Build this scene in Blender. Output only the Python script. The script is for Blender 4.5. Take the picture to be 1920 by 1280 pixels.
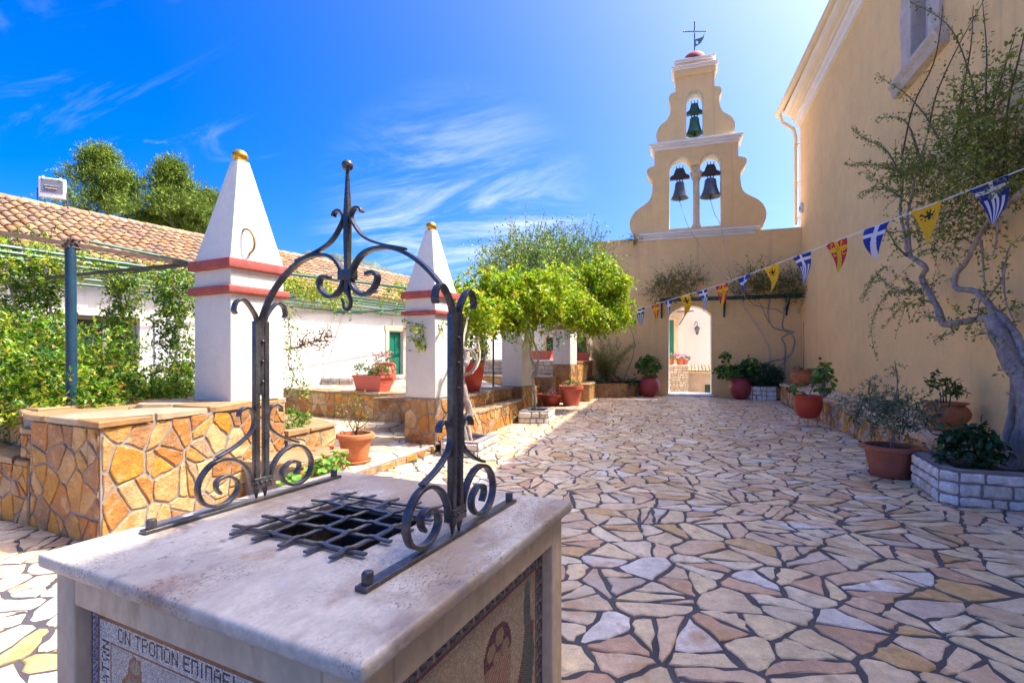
import bpy, bmesh, math, random
import numpy as np
from mathutils import Vector, Matrix
from mathutils.geometry import tessellate_polygon
PI = math.pi
R = math.radians
random.seed(7)
rng = np.random.default_rng(7)
scene = bpy.context.scene
for o in list(bpy.data.objects):
    bpy.data.objects.remove(o)
COL = scene.collection

# ------------------------------------------------------------------ camera
cam = bpy.data.objects.new('camera', bpy.data.cameras.new('camera'))
COL.objects.link(cam)
cam.location = (0, 0, 1.6)
cam.rotation_euler = (R(90), 0, R(18.4))
cam.data.sensor_width = 36
cam.data.lens = 950 / 1920 * 36
cam.data.shift_y = 25 / 1920
cam.data.clip_start = 0.05
cam.data.clip_end = 5000
scene.camera = cam

# ------------------------------------------------------------------ light
SUN = Vector((0.585, 0.27, 1.0)).normalized()      # towards the sun
SUN_EL = math.asin(SUN.z)
world = bpy.data.worlds.new('World')
scene.world = world
world.use_nodes = True
wn, wl_ = world.node_tree.nodes, world.node_tree.links
wn.clear()
w_out = wn.new('ShaderNodeOutputWorld')
w_bg = wn.new('ShaderNodeBackground')
w_bg.inputs['Strength'].default_value = 0.15
w_sky = wn.new('ShaderNodeTexSky')
w_sky.sky_type = 'NISHITA'
w_sky.sun_disc = False
w_sky.sun_elevation = SUN_EL
w_sky.sun_rotation = math.atan2(SUN.x, SUN.y)
w_sky.air_density = 0.6
w_sky.dust_density = 4.2
w_sky.ozone_density = 4.0
w_tc = wn.new('ShaderNodeTexCoord')
w_sep = wn.new('ShaderNodeSeparateXYZ')
wl_.new(w_tc.outputs['Generated'], w_sep.inputs[0])
def wmath(op, a, b=None, clamp=False):
    n = wn.new('ShaderNodeMath'); n.operation = op; n.use_clamp = clamp
    for i, x in enumerate((a, b)):
        if x is None: continue
        if isinstance(x, (int, float)): n.inputs[i].default_value = x
        else: wl_.new(x, n.inputs[i])
    return n.outputs[0]
zz = wmath('ADD', wmath('MAXIMUM', w_sep.outputs['Z'], 0.0), 0.12)
w_comb = wn.new('ShaderNodeCombineXYZ')
wl_.new(wmath('DIVIDE', w_sep.outputs['X'], zz), w_comb.inputs[0])
wl_.new(wmath('DIVIDE', w_sep.outputs['Y'], zz), w_comb.inputs[1])
w_map = wn.new('ShaderNodeMapping')
w_map.inputs['Rotation'].default_value = (0, 0, R(62))
w_map.inputs['Scale'].default_value = (0.55, 1.5, 1)
w_map.inputs['Location'].default_value = (3.1, 0.4, 0)
wl_.new(w_comb.outputs[0], w_map.inputs[0])
def wnoise(vec, scale, det, dist=0.0, rough=0.55):
    n = wn.new('ShaderNodeTexNoise'); n.inputs['Scale'].default_value = scale
    n.inputs['Detail'].default_value = det; n.inputs['Distortion'].default_value = dist
    n.inputs['Roughness'].default_value = rough
    wl_.new(vec, n.inputs['Vector']); return n.outputs['Fac']
def wramp(x, a, b):
    n = wn.new('ShaderNodeMapRange'); n.interpolation_type = 'SMOOTHSTEP'
    n.inputs['From Min'].default_value = a; n.inputs['From Max'].default_value = b
    wl_.new(x, n.inputs['Value']); return n.outputs[0]
w_dot = wn.new('ShaderNodeVectorMath'); w_dot.operation = 'DOT_PRODUCT'
wl_.new(w_tc.outputs['Generated'], w_dot.inputs[0]); w_dot.inputs[1].default_value = (-0.40, 0.89, 0.215)
c_patch = wramp(w_dot.outputs['Value'], 0.955, 0.998)
c_big = wramp(wnoise(w_comb.outputs[0], 0.55, 2), 0.50, 0.72)
c_fine = wramp(wnoise(w_map.outputs[0], 1.7, 9, 0.9, 0.64), 0.40, 0.74)
c_thin = wmath('MULTIPLY', wramp(wnoise(w_map.outputs[0], 2.6, 9, 1.2, 0.6), 0.52, 0.82), 0.55)
c_puff = wmath('MULTIPLY', wramp(wnoise(w_comb.outputs[0], 2.6, 7, 0.2, 0.6), 0.66, 0.76), 0.75)
c_low = wramp(w_sep.outputs['Z'], 0.62, 0.12)
c_all = wmath('MULTIPLY', wmath('ADD', wmath('MULTIPLY', c_fine, c_patch), wmath('MULTIPLY', c_thin, c_big), True), 0.66)
c_all = wmath('ADD', c_all, wmath('MULTIPLY', c_puff, wmath('MULTIPLY', c_low, 0.5)), True)
w_hsv = wn.new('ShaderNodeHueSaturation')
w_hsv.inputs['Saturation'].default_value = 1.44
w_hsv.inputs['Value'].default_value = 0.76
w_hsv.inputs['Hue'].default_value = 0.508
w_gam = wn.new('ShaderNodeGamma'); w_gam.inputs[1].default_value = 1.2
wl_.new(w_sky.outputs[0], w_gam.inputs[0]); wl_.new(w_gam.outputs[0], w_hsv.inputs['Color'])
w_mix = wn.new('ShaderNodeMix'); w_mix.data_type = 'RGBA'
wl_.new(c_all, w_mix.inputs['Factor'])
wl_.new(w_hsv.outputs[0], w_mix.inputs['A'])
w_mix.inputs['B'].default_value = (2.5, 2.7, 3.0, 1)
wl_.new(w_mix.outputs['Result'], w_bg.inputs['Color'])
wl_.new(w_bg.outputs[0], w_out.inputs[0])

sl = bpy.data.lights.new('sun', 'SUN')
sl.energy = 2.55
sl.angle = R(0.53)
sl.color = (1.0, 0.93, 0.80)
so = bpy.data.objects.new('sun', sl)
COL.objects.link(so)
so.rotation_euler = SUN.to_track_quat('Z', 'Y').to_euler()
so.location = (8, 4, 14)
vs = scene.view_settings
vs.view_transform = 'Standard'; vs.look = 'None'; vs.gamma = 1.0; vs.use_curve_mapping = False
vs.exposure = 1.76
scene.cycles.max_bounces = 8
scene.cycles.diffuse_bounces = 5
scene.cycles.transparent_max_bounces = 8
scene.cycles.use_denoising = True

# ------------------------------------------------------------------ materials
def mat(name, col=(.5, .5, .5), rough=.6, attr=False, var=(), stain=(), bump=(), metal=0., spec=.5,
        obj=False, streak=(), transl=None, rand=0., stretch=None, coat=0.):
    m = bpy.data.materials.new(name); m.use_nodes = True
    N, L = m.node_tree.nodes, m.node_tree.links
    b = N['Principled BSDF']
    b.inputs['Roughness'].default_value = rough
    b.inputs['Metallic'].default_value = metal
    b.inputs['Specular IOR Level'].default_value = spec
    if coat: b.inputs['Coat Weight'].default_value = coat
    if obj:
        vec = N.new('ShaderNodeTexCoord').outputs['Object']
    else:
        vec = N.new('ShaderNodeNewGeometry').outputs['Position']
    if stretch:
        mp = N.new('ShaderNodeMapping'); mp.inputs['Scale'].default_value = stretch
        L.new(vec, mp.inputs[0]); vec = mp.outputs[0]
    def noise(scale, det=4., rg=.55, dist=0.):
        n = N.new('ShaderNodeTexNoise'); n.inputs['Scale'].default_value = scale
        n.inputs['Detail'].default_value = det; n.inputs['Roughness'].default_value = rg
        n.inputs['Distortion'].default_value = dist
        L.new(vec, n.inputs['Vector']); return n.outputs['Fac']
    def rng_(x, a, b_, lo, hi, smooth=False):
        n = N.new('ShaderNodeMapRange')
        if smooth: n.interpolation_type = 'SMOOTHSTEP'
        for k, v in zip(('From Min', 'From Max', 'To Min', 'To Max'), (a, b_, lo, hi)):
            n.inputs[k].default_value = v
        L.new(x, n.inputs['Value']); return n.outputs[0]
    if attr:
        c = N.new('ShaderNodeAttribute'); c.attribute_name = 'Col'; c = c.outputs['Color']
    else:
        c = N.new('ShaderNodeRGB'); c.outputs[0].default_value = (*col, 1); c = c.outputs[0]
    def scaled(c, f):
        n = N.new('ShaderNodeVectorMath'); n.operation = 'SCALE'
        L.new(c, n.inputs[0]); L.new(f, n.inputs['Scale']); return n.outputs[0]
    if rand:
        oi = N.new('ShaderNodeObjectInfo')
        c = scaled(c, rng_(oi.outputs['Random'], 0, 1, 1 - rand, 1 + rand))
    for sc, lo, hi in var:
        c = scaled(c, rng_(noise(sc), .3, .7, lo, hi))
    for sc, a, b_, sc_col, fac, *mk in stain:
        n = N.new('ShaderNodeMix'); n.data_type = 'RGBA'
        fo = rng_(noise(sc, 6., .62, .4), a, b_, 0, fac, True)
        if mk:
            mm = N.new('ShaderNodeMath'); mm.operation = 'MULTIPLY'; L.new(fo, mm.inputs[0]); L.new(rng_(noise(mk[0], 3.), mk[1], mk[2], 0, 1, True), mm.inputs[1]); fo = mm.outputs[0]
        L.new(fo, n.inputs['Factor'])
        L.new(c, n.inputs['A']); n.inputs['B'].default_value = (*sc_col, 1); c = n.outputs['Result']
    for sx, sz, a, b_, sc_col, fac in streak:
        mp = N.new('ShaderNodeMapping'); mp.inputs['Scale'].default_value = (sx, sx, sz); L.new(vec, mp.inputs[0])
        t = N.new('ShaderNodeTexNoise'); t.inputs['Scale'].default_value = 1.; t.inputs['Detail'].default_value = 5.; L.new(mp.outputs[0], t.inputs['Vector'])
        n = N.new('ShaderNodeMix'); n.data_type = 'RGBA'; L.new(rng_(t.outputs['Fac'], a, b_, 0, fac, True), n.inputs['Factor'])
        L.new(c, n.inputs['A']); n.inputs['B'].default_value = (*sc_col, 1); c = n.outputs['Result']
    L.new(c, b.inputs['Base Color'])
    prev = None
    for sc, st, dist in bump:
        n = N.new('ShaderNodeBump'); n.inputs['Strength'].default_value = st; n.inputs['Distance'].default_value = dist
        L.new(noise(sc, 6., .6), n.inputs['Height'])
        if prev: L.new(prev, n.inputs['Normal'])
        prev = n.outputs[0]
    if prev: L.new(prev, b.inputs['Normal'])
    if transl:
        t = N.new('ShaderNodeBsdfTranslucent'); L.new(scaled(c, rng_(vec, 0, 1, transl[0], transl[0])) if False else c, t.inputs['Color'])
        mx = N.new('ShaderNodeMixShader'); mx.inputs[0].default_value = transl[1]
        L.new(b.outputs[0], mx.inputs[1]); L.new(t.outputs[0], mx.inputs[2])
        L.new(mx.outputs[0], N['Material Output'].inputs['Surface'])
    return m

M = {}
M['grout'] = mat('dark_grout', (.068, .062, .070), .75, var=((3, .7, 1.3), (60, .8, 1.2)), stain=((.8, .55, .7, (.10, .11, .05), .5),), bump=((90, .5, .004),))
M['flag'] = mat('flagstone', attr=True, rough=.42, var=((2.2, .80, 1.16), (14, .82, 1.15), (90, .86, 1.12)),
                stain=((2.6, .53, .68, (.50, .27, .10), .75), (4.5, .57, .72, (.24, .14, .065), .6), (9, .56, .70, (.74, .63, .47), .55), (34, .58, .69, (.36, .26, .18), .5), (.55, .50, .70, (.50, .38, .27), .5)),
                bump=((6, .5, .03), (22, .45, .012), (90, .4, .005)))
M['mortar'] = mat('wall_mortar', (.24, .22, .215), .85, var=((4, .85, 1.12), (80, .85, 1.15)), bump=((60, .5, .006),))
M['clad'] = mat('cladding_stone', attr=True, rough=.6, var=((5, .72, 1.25), (22, .8, 1.18), (120, .85, 1.12)),
                stain=((3.6, .50, .66, (.40, .15, .02), .7), (6.5, .54, .70, (.52, .40, .24), .6), (11, .60, .72, (.12, .06, .025), .55), (30, .62, .72, (.5, .4, .28), .5)),
                bump=((7, .6, .05), (30, .6, .015), (120, .35, .004)), stretch=(1, 1, 1.3))
M['coping'] = mat('coping_stone', attr=True, rough=.5, var=((6, .85, 1.15), (60, .88, 1.1)), stain=((5, .6, .72, (.45, .22, .06), .55),), bump=((12, .3, .01), (90, .3, .004)))
M['white_stone'] = mat('white_rock_stone', attr=True, rough=.7, var=((9, .75, 1.2), (50, .85, 1.12)), stain=((12, .64, .76, (.3, .2, .13), .5),), bump=((16, .9, .03), (60, .6, .01)))
M['rubble'] = mat('rubble_stone', attr=True, rough=.8, var=((9, .75, 1.2), (50, .85, 1.12)), bump=((16, .7, .03), (60, .6, .01)))
M['plaster'] = mat('white_plaster', (.69, .67, .61), .8, var=((.7, .93, 1.03), (9, .96, 1.02)), stain=((1.6, .60, .8, (.52, .48, .43), .45), (24, .68, .75, (.42, .38, .33), .4)), streak=((9., .5, .58, .8, (.50, .45, .40), .4),), bump=((4, .4, .03), (14, .3, .012), (60, .3, .004)))
M['ochre'] = mat('ochre_plaster', (.90, .61, .265), .85, var=((.35, .92, 1.05), (3, .95, 1.04), (14, .97, 1.02)), stain=((.9, .55, .8, (.70, .45, .22), .5), (5, .70, .82, (.50, .33, .17), .3), (38, .70, .76, (.45, .3, .16), .3)), streak=((5., .22, .56, .80, (.60, .38, .18), .45), (16., .35, .62, .82, (.55, .36, .18), .3)), bump=((3, .25, .03), (18, .2, .01), (70, .25, .004)))
M['trim'] = mat('white_trim', (.82, .80, .78), .75, var=((2, .94, 1.04),), stain=((7, .66, .8, (.5, .4, .3), .35),), bump=((40, .2, .004),))
M['cream'] = mat('cream_trim', (.84, .70, .50), .75, var=((2, .94, 1.04),), bump=((40, .2, .004),))
M['redpaint'] = mat('red_band_paint', (.36, .075, .06), .7, var=((6, .8, 1.15), (40, .9, 1.1)), stain=((18, .60, .70, (.5, .26, .22), .55), (50, .64, .7, (.6, .5, .45), .5), (7, .62, .74, (.22, .07, .06), .5)), bump=((30, .2, .005),))
M['gold'] = mat('gold_paint', (.72, .40, .05), .32, metal=.75, var=((14, .8, 1.1),), stain=((10, .62, .72, (.5, .36, .2), .5),), obj=True)
M['iron'] = mat('black_iron', (.085, .080, .082), .30, metal=.5, spec=.6, var=((12, .6, 1.5), (70, .75, 1.35)), stain=((10, .52, .70, (.12, .10, .095), .7), (16, .62, .74, (.12, .065, .045), .6)), bump=((18, .35, .008), (120, .3, .002)))
M['rustiron'] = mat('rusty_iron', (.09, .06, .045), .7, var=((12, .6, 1.4),), bump=((60, .3, .003),))
M['slab'] = mat('weathered_marble', (.65, .57, .46), .5, var=((3, .86, 1.1), (20, .88, 1.1), (90, .9, 1.1)),
                stain=((2.6, .47, .61, (.34, .235, .15), .75), (1.3, .52, .66, (.42, .38, .35), .55), (5, .58, .70, (.40, .20, .08), .6), (4.2, .54, .70, (.36, .20, .12), .6, 1.7, .45, .6), (11, .52, .66, (.24, .19, .19), .55, 2.6, .46, .6), (120, .53, .62, (.12, .09, .07), .8, 4.3, .47, .60), (48, .58, .66, (.10, .08, .07), .75, 3.4, .55, .63), (7, .6, .75, (.60, .57, .55), .6)),
                bump=((14, .3, .008), (70, .5, .004)), stretch=(1.0, .62, 1))
M['limestone'] = mat('limestone', (.72, .55, .36), .75, var=((3, .82, 1.12), (24, .9, 1.08)), stain=((6, .54, .72, (.46, .27, .12), .6), (14, .66, .78, (.30, .21, .13), .4)), bump=((20, .3, .006), (90, .3, .003)), stretch=(1, 1, .6))
M['tess'] = mat('mosaic_tessera', attr=True, rough=.5, var=((60, .85, 1.15),), obj=True)
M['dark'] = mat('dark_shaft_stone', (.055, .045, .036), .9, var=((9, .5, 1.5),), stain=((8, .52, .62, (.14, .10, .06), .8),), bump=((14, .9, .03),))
M['terra'] = mat('terracotta', (.52, .17, .06), .7, var=((5, .82, 1.12), (40, .9, 1.08)), stain=((7, .56, .72, (.60, .33, .20), .5), (14, .62, .74, (.30, .11, .05), .5)), bump=((50, .1, .002),), obj=True)
M['terra_dark'] = mat('brown_terracotta', (.40, .12, .065), .6, var=((5, .85, 1.12),), stain=((9, .66, .8, (.45, .2, .13), .3),), bump=((50, .1, .002),), obj=True)
M['maroon'] = mat('maroon_glaze', (.34, .045, .055), .5, var=((5, .9, 1.1),), obj=True)
M['redpot'] = mat('red_painted_pot', (.52, .055, .03), .34, var=((4, .92, 1.06),), stain=((14, .7, .8, (.6, .2, .14), .4),), obj=True)
M['coral'] = mat('coral_plastic', (.55, .11, .07), .45, var=((4, .92, 1.06),), obj=True)
M['soil'] = mat('potting_soil', (.035, .024, .016), .95, var=((40, .5, 1.6),), bump=((60, .9, .02),))
M['leaf'] = mat('leaf', attr=True, rough=.42, spec=.45, transl=(1, .44))
M['leafm'] = mat('matt_leaf', attr=True, rough=.6, spec=.3, transl=(1, .22))
M['petal'] = mat('petal', attr=True, rough=.6, transl=(1, .3))
M['bark'] = mat('grey_bark', (.34, .275, .235), .85, var=((6, .7, 1.3), (30, .7, 1.3)), bump=((14, .9, .03), (60, .7, .01)), stretch=(1, 1, .35))
M['twig'] = mat('brown_twig', (.10, .06, .045), .8, var=((20, .7, 1.3),))
M['bronze'] = mat('weathered_bronze', (.13, .14, .14), .5, metal=.5, var=((5, .7, 1.3),), stain=((5, .6, .74, (.07, .14, .11), .5),), obj=True)
M['bronze_green'] = mat('green_bronze', (.06, .17, .10), .55, metal=.3, var=((5, .7, 1.3),), stain=((6, .6, .74, (.13, .10, .04), .5),), obj=True)
M['wood'] = mat('brown_timber', (.09, .052, .045), .75, var=((10, .8, 1.2),), bump=((40, .3, .004),), obj=True)
M['hoop'] = mat('tan_rod', (.36, .21, .06), .6)
M['rope'] = mat('rope', (.55, .47, .36), .9)
M['string'] = mat('white_string', (.75, .75, .78), .8)
M['greenpaint'] = mat('green_pipe_paint', (.035, .13, .085), .45, var=((9, .75, 1.2),), stain=((14, .64, .74, (.12, .08, .05), .5), (9, .62, .7, (.16, .26, .2), .5)))
M['bluepaint'] = mat('blue_post_paint', (.006, .042, .080), .5, var=((9, .75, 1.2),), stain=((11, .62, .72, (.13, .07, .06), .7),))
M['doorgreen'] = mat('green_door_paint', (.0, .15, .085), .45, var=((3, .9, 1.1),))
M['darkgreen'] = mat('dark_green_paint', (.008, .045, .035), .45)
M['tile'] = mat('roof_tile', attr=True, rough=.85, var=((3, .8, 1.15), (26, .8, 1.15)), stain=((7, .58, .72, (.20, .13, .085), .6), (20, .64, .74, (.34, .28, .2), .4)), bump=((40, .4, .005),))
M['tile_pan'] = mat('roof_tile_pan', (.36, .20, .105), .9, var=((3, .75, 1.15), (26, .8, 1.15)), stain=((7, .55, .7, (.12, .08, .05), .6),))
M['greywood'] = mat('greywood', (.30, .27, .25), .8, var=((6, .85, 1.1),))
M['glass'] = mat('dark_glass', (.03, .04, .05), .06, spec=.7)
M['whiteframe'] = mat('white_frame', (.72, .73, .78), .4)
M['shadefill'] = mat('dim_interior', (.06, .055, .05), .9)
M['surround'] = mat('grey_stone_surround', (.54, .47, .42), .8, var=((4, .85, 1.12), (30, .9, 1.1)), bump=((30, .3, .005),))
M['grass'] = mat('dry_ground', (.16, .14, .08), .95, var=((.2, .7, 1.3),))
M['hill'] = mat('scrub_hill', (.075, .105, .075), .95, var=((.03, .6, 1.5), (.15, .6, 1.4)), stain=((.012, .5, .62, (.20, .20, .20), .75),), bump=((.05, .8, 8.),))
M['flagprint'] = mat('printed_cloth', attr=True, rough=.75, transl=(1, .25))
M['lampmetal'] = mat('lamp_housing', (.62, .66, .70), .4)
M['lampglass'] = mat('floodlight_glass', (.17, .18, .19), .12, spec=.6)
M['chrome'] = mat('reflector', (.8, .8, .78), .2, metal=1.)
M['path'] = mat('pale_path', (.42, .37, .30), .9, var=((1.5, .8, 1.15),))

# ------------------------------------------------------------------ mesh helpers
class MB:
    def __init__(s):
        s.v, s.f, s.c = [], [], []
    def add(s, vs, fs, col=None):
        k = len(s.v)
        s.v.extend(tuple(p) for p in vs)
        for f in fs:
            s.f.append(tuple(k + i for i in f)); s.c.append(col)
        return s
    def box(s, x0, x1, y0, y1, z0, z1, col=None):
        p = [(x, y, z) for z in (z0, z1) for y in (y0, y1) for x in (x0, x1)]
        return s.add(p, [(0, 2, 3, 1), (4, 5, 7, 6), (0, 1, 5, 4), (1, 3, 7, 5), (3, 2, 6, 7), (2, 0, 4, 6)], col)
    def obox(s, o, ax, ay, az, col=None):
        o, ax, ay, az = map(Vector, (o, ax, ay, az))
        p = [o + ax * i + ay * j + az * k for k in (-.5, .5) for j in (-.5, .5) for i in (-.5, .5)]
        return s.add(p, [(0, 2, 3, 1), (4, 5, 7, 6), (0, 1, 5, 4), (1, 3, 7, 5), (3, 2, 6, 7), (2, 0, 4, 6)], col)
    def prism(s, poly, z0, z1, col=None):
        n = len(poly)
        p = [(x, y, z0) for x, y in poly] + [(x, y, z1) for x, y in poly]
        return s.add(p, [tuple(range(n - 1, -1, -1)), tuple(range(n, 2 * n))] + [(i, (i + 1) % n, n + (i + 1) % n, n + i) for i in range(n)], col)
    def plate(s, outer, holes, fr, depth, col=None):
        """outline with holes, extruded along -n of frame fr=(o,u,v,n)"""
        o, u, v, n = map(Vector, fr)
        loops = [outer] + list(holes)
        tri = tessellate_polygon([[Vector((a, b, 0)) for a, b in l] for l in loops])
        flat = [p for l in loops for p in l]
        K = len(flat)
        P = [o + u * a + v * b for a, b in flat] + [o + u * a + v * b - n * depth for a, b in flat]
        F = []
        for t in tri:
            a, b, c = (P[i] for i in t)
            t = t if (b - a).cross(c - a).dot(n) > 0 else t[::-1]
            F += [tuple(t), tuple(K + i for i in t[::-1])]
        st = 0
        for li, l in enumerate(loops):
            m = len(l)
            area = sum(l[i][0] * l[(i + 1) % m][1] - l[(i + 1) % m][0] * l[i][1] for i in range(m))
            flip = (area < 0) != (li > 0)
            if (Vector(u).cross(Vector(v))).dot(n) < 0: flip = not flip
            for i in range(m):
                q = (st + i, K + st + i, K + st + (i + 1) % m, st + (i + 1) % m)
                F.append(q if not flip else q[::-1])
            st += m
        return s.add(P, F, col)
    def lathe(s, prof, n=24, o=(0, 0, 0), rib=None, twist=0., col=None, cap=False):
        V, F = [], []
        for j, (r, z) in enumerate(prof):
            for i in range(n):
                a = 2 * PI * i / n
                rr = r * (rib(a + twist * z, z) if rib else 1)
                V.append((o[0] + rr * math.cos(a), o[1] + rr * math.sin(a), o[2] + z))
        for j in range(len(prof) - 1):
            for i in range(n):
                F.append((j * n + i, j * n + (i + 1) % n, (j + 1) * n + (i + 1) % n, (j + 1) * n + i))
        if cap: F.append(tuple(range((len(prof) - 1) * n, len(prof) * n)))
        return s.add(V, F, col)
    def tube(s, pts, rad, n=8, col=None, wob=0., seed=0):
        rn = random.Random(seed)
        pts = [Vector(p) for p in pts]
        if isinstance(rad, (int, float)): rad = [rad] * len(pts)
        V, F = [], []
        t0 = None; ref = None
        for i, p in enumerate(pts):
            t = (pts[min(i + 1, len(pts) - 1)] - pts[max(i - 1, 0)])
            if t.length < 1e-9: t = Vector((0, 0, 1))
            t.normalize()
            if ref is None:
                ref = t.orthogonal().normalized()
            else:
                ref = (ref - t * ref.dot(t))
                ref = ref.normalized() if ref.length > 1e-6 else t.orthogonal().normalized()
            b = t.cross(ref)
            for k in range(n):
                a = 2 * PI * k / n
                rr = rad[i] * (1 + wob * (rn.random() - .5) * 2)
                V.append(p + (ref * math.cos(a) + b * math.sin(a)) * rr)
        for i in range(len(pts) - 1):
            for k in range(n):
                F.append((i * n + k, i * n + (k + 1) % n, (i + 1) * n + (k + 1) % n, (i + 1) * n + k))
        F.append(tuple(range(n - 1, -1, -1))); F.append(tuple(range((len(pts) - 1) * n, len(pts) * n)))
        return s.add(V, F, col)
    def ribbon(s, pts, side, w, t, col=None):
        """flat bar: width w along side, thickness t across it; w,t may be lists"""
        pts = [Vector(p) for p in pts]; side = Vector(side).normalized(); n = len(pts)
        W = w if isinstance(w, (list, tuple)) else [w] * n
        T = t if isinstance(t, (list, tuple)) else [t] * n
        V, F = [], []
        for i, p in enumerate(pts):
            tg = (pts[min(i + 1, n - 1)] - pts[max(i - 1, 0)]).normalized()
            nn = tg.cross(side).normalized()
            for a, b in ((-1, -1), (1, -1), (1, 1), (-1, 1)):
                V.append(p + side * (a * W[i] / 2) + nn * (b * T[i] / 2))
        for i in range(n - 1):
            for k in range(4):
                F.append((i * 4 + k, i * 4 + (k + 1) % 4, i * 4 + 4 + (k + 1) % 4, i * 4 + 4 + k))
        F += [(3, 2, 1, 0), tuple((n - 1) * 4 + k for k in range(4))]
        return s.add(V, F, col)
    def ball(s, o, r, n=14, m=9, col=None, sz=1.):
        V = [(o[0], o[1], o[2] - r * sz)]; F = []
        for j in range(1, m):
            b = -PI / 2 + PI * j / m
            for i in range(n):
                a = 2 * PI * i / n
                V.append((o[0] + r * math.cos(b) * math.cos(a), o[1] + r * math.cos(b) * math.sin(a), o[2] + r * sz * math.sin(b)))
        V.append((o[0], o[1], o[2] + r * sz))
        for i in range(n): F.append((0, 1 + (i + 1) % n, 1 + i))
        for j in range(m - 2):
            for i in range(n):
                a = 1 + j * n
                F.append((a + i, a + (i + 1) % n, a + n + (i + 1) % n, a + n + i))
        e = len(V) - 1; a = 1 + (m - 2) * n
        for i in range(n): F.append((a + i, a + (i + 1) % n, e))
        return s.add(V, F, col)

def smooth_path(pts, k=5):
    """Catmull-Rom through the points"""
    pts = [Vector(p) for p in pts]
    P = [pts[0] * 2 - pts[1]] + pts + [pts[-1] * 2 - pts[-2]]
    out = []
    for i in range(1, len(P) - 2):
        a, b, c, d = P[i - 1:i + 3]
        for j in range(k):
            t = j / k
            out.append(.5 * ((2 * b) + (c - a) * t + (2 * a - 5 * b + 4 * c - d) * t * t + (3 * b - a - 3 * c + d) * t ** 3))
    out.append(pts[-1])
    return out

def wloc(o):
    v = Vector((0, 0, 0))
    while o is not None:
        v += o.location; o = o.parent
    return v

def set_mesh(me, V, F, C=None, smooth=False, sharp=40):
    me.from_pydata(V, [], F)
    if C is not None and any(c is not None for c in C):
        at = me.color_attributes.new('Col', 'FLOAT_COLOR', 'CORNER')
        arr = np.ones((len(me.loops), 4), np.float32)
        tot = np.empty(len(me.polygons), np.int32); me.polygons.foreach_get('loop_total', tot)
        cc = np.array([c if c is not None else (.5, .5, .5) for c in C], np.float32)
        arr[:, :3] = np.repeat(cc, tot, axis=0)
        at.data.foreach_set('color', arr.ravel())
    if smooth:
        me.polygons.foreach_set('use_smooth', [True] * len(me.polygons))
        me.set_sharp_from_angle(angle=R(sharp))
    me.update()

def part(name, mb, material, parent=None, smooth=False, bev=0., kind=None, local=False, sharp=40, label=None):
    me = bpy.data.meshes.new(name)
    V = mb.v
    if parent is not None and not local:
        d = wloc(parent); V = [(x - d.x, y - d.y, z - d.z) for x, y, z in V]
    set_mesh(me, V, mb.f, mb.c, smooth, sharp)
    me.materials.append(M[material] if isinstance(material, str) else material)
    o = bpy.data.objects.new(name, me); COL.objects.link(o)
    if parent is not None: o.parent = parent
    if bev:
        bm = bmesh.new(); bm.from_mesh(me)
        bmesh.ops.remove_doubles(bm, verts=bm.verts, dist=1e-5)
        es = [e for e in bm.edges if len(e.link_faces) == 2 and e.calc_face_angle(0) > R(35)]
        bmesh.ops.bevel(bm, geom=es, offset=bev, segments=3, profile=.55, affect='EDGES', clamp_overlap=True)
        bm.to_mesh(me); bm.free()
        me.polygons.foreach_set('use_smooth', [True] * len(me.polygons))
        me.set_sharp_from_angle(angle=R(50))
    if kind: o['kind'] = kind
    if label: o['label'] = label
    return o

def thing(name, label, cat, loc=(0, 0, 0), rotz=0., group=None):
    o = bpy.data.objects.new(name, None); COL.objects.link(o)
    o.location = loc; o.rotation_euler = (0, 0, rotz); o.empty_display_size = .2
    o['label'] = label; o['category'] = cat
    if group: o['group'] = group
    return o

def struct(name, mb, material, smooth=False):
    o = part(name, mb, material, smooth=smooth); o['kind'] = 'structure'; return o

# ------------------------------------------------------------------ crazy paving
def clip_half(poly, nx, ny, d):
    """keep points with nx*x+ny*y <= d"""
    out = []; n = len(poly)
    for i in range(n):
        a, b = poly[i], poly[(i + 1) % n]
        da, db = nx * a[0] + ny * a[1] - d, nx * b[0] + ny * b[1] - d
        if da <= 0: out.append(a)
        if (da < 0 < db) or (db < 0 < da):
            t = da / (da - db); out.append((a[0] + (b[0] - a[0]) * t, a[1] + (b[1] - a[1]) * t))
    return out
def area(p):
    return .5 * sum(p[i][0] * p[(i + 1) % len(p)][1] - p[(i + 1) % len(p)][0] * p[i][1] for i in range(len(p)))
def centroid(p):
    return (sum(a for a, b in p) / len(p), sum(b for a, b in p) / len(p))
def inset(poly, d):
    q = list(poly); n = len(poly)
    for i in range(n):
        a, b = poly[i], poly[(i + 1) % n]
        ex, ey = b[0] - a[0], b[1] - a[1]; l = math.hypot(ex, ey)
        if l < 1e-6: continue
        nx, ny = ey / l, -ex / l
        q = clip_half(q, nx, ny, nx * a[0] + ny * a[1] - d)
        if len(q) < 3: return []
    return q
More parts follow.
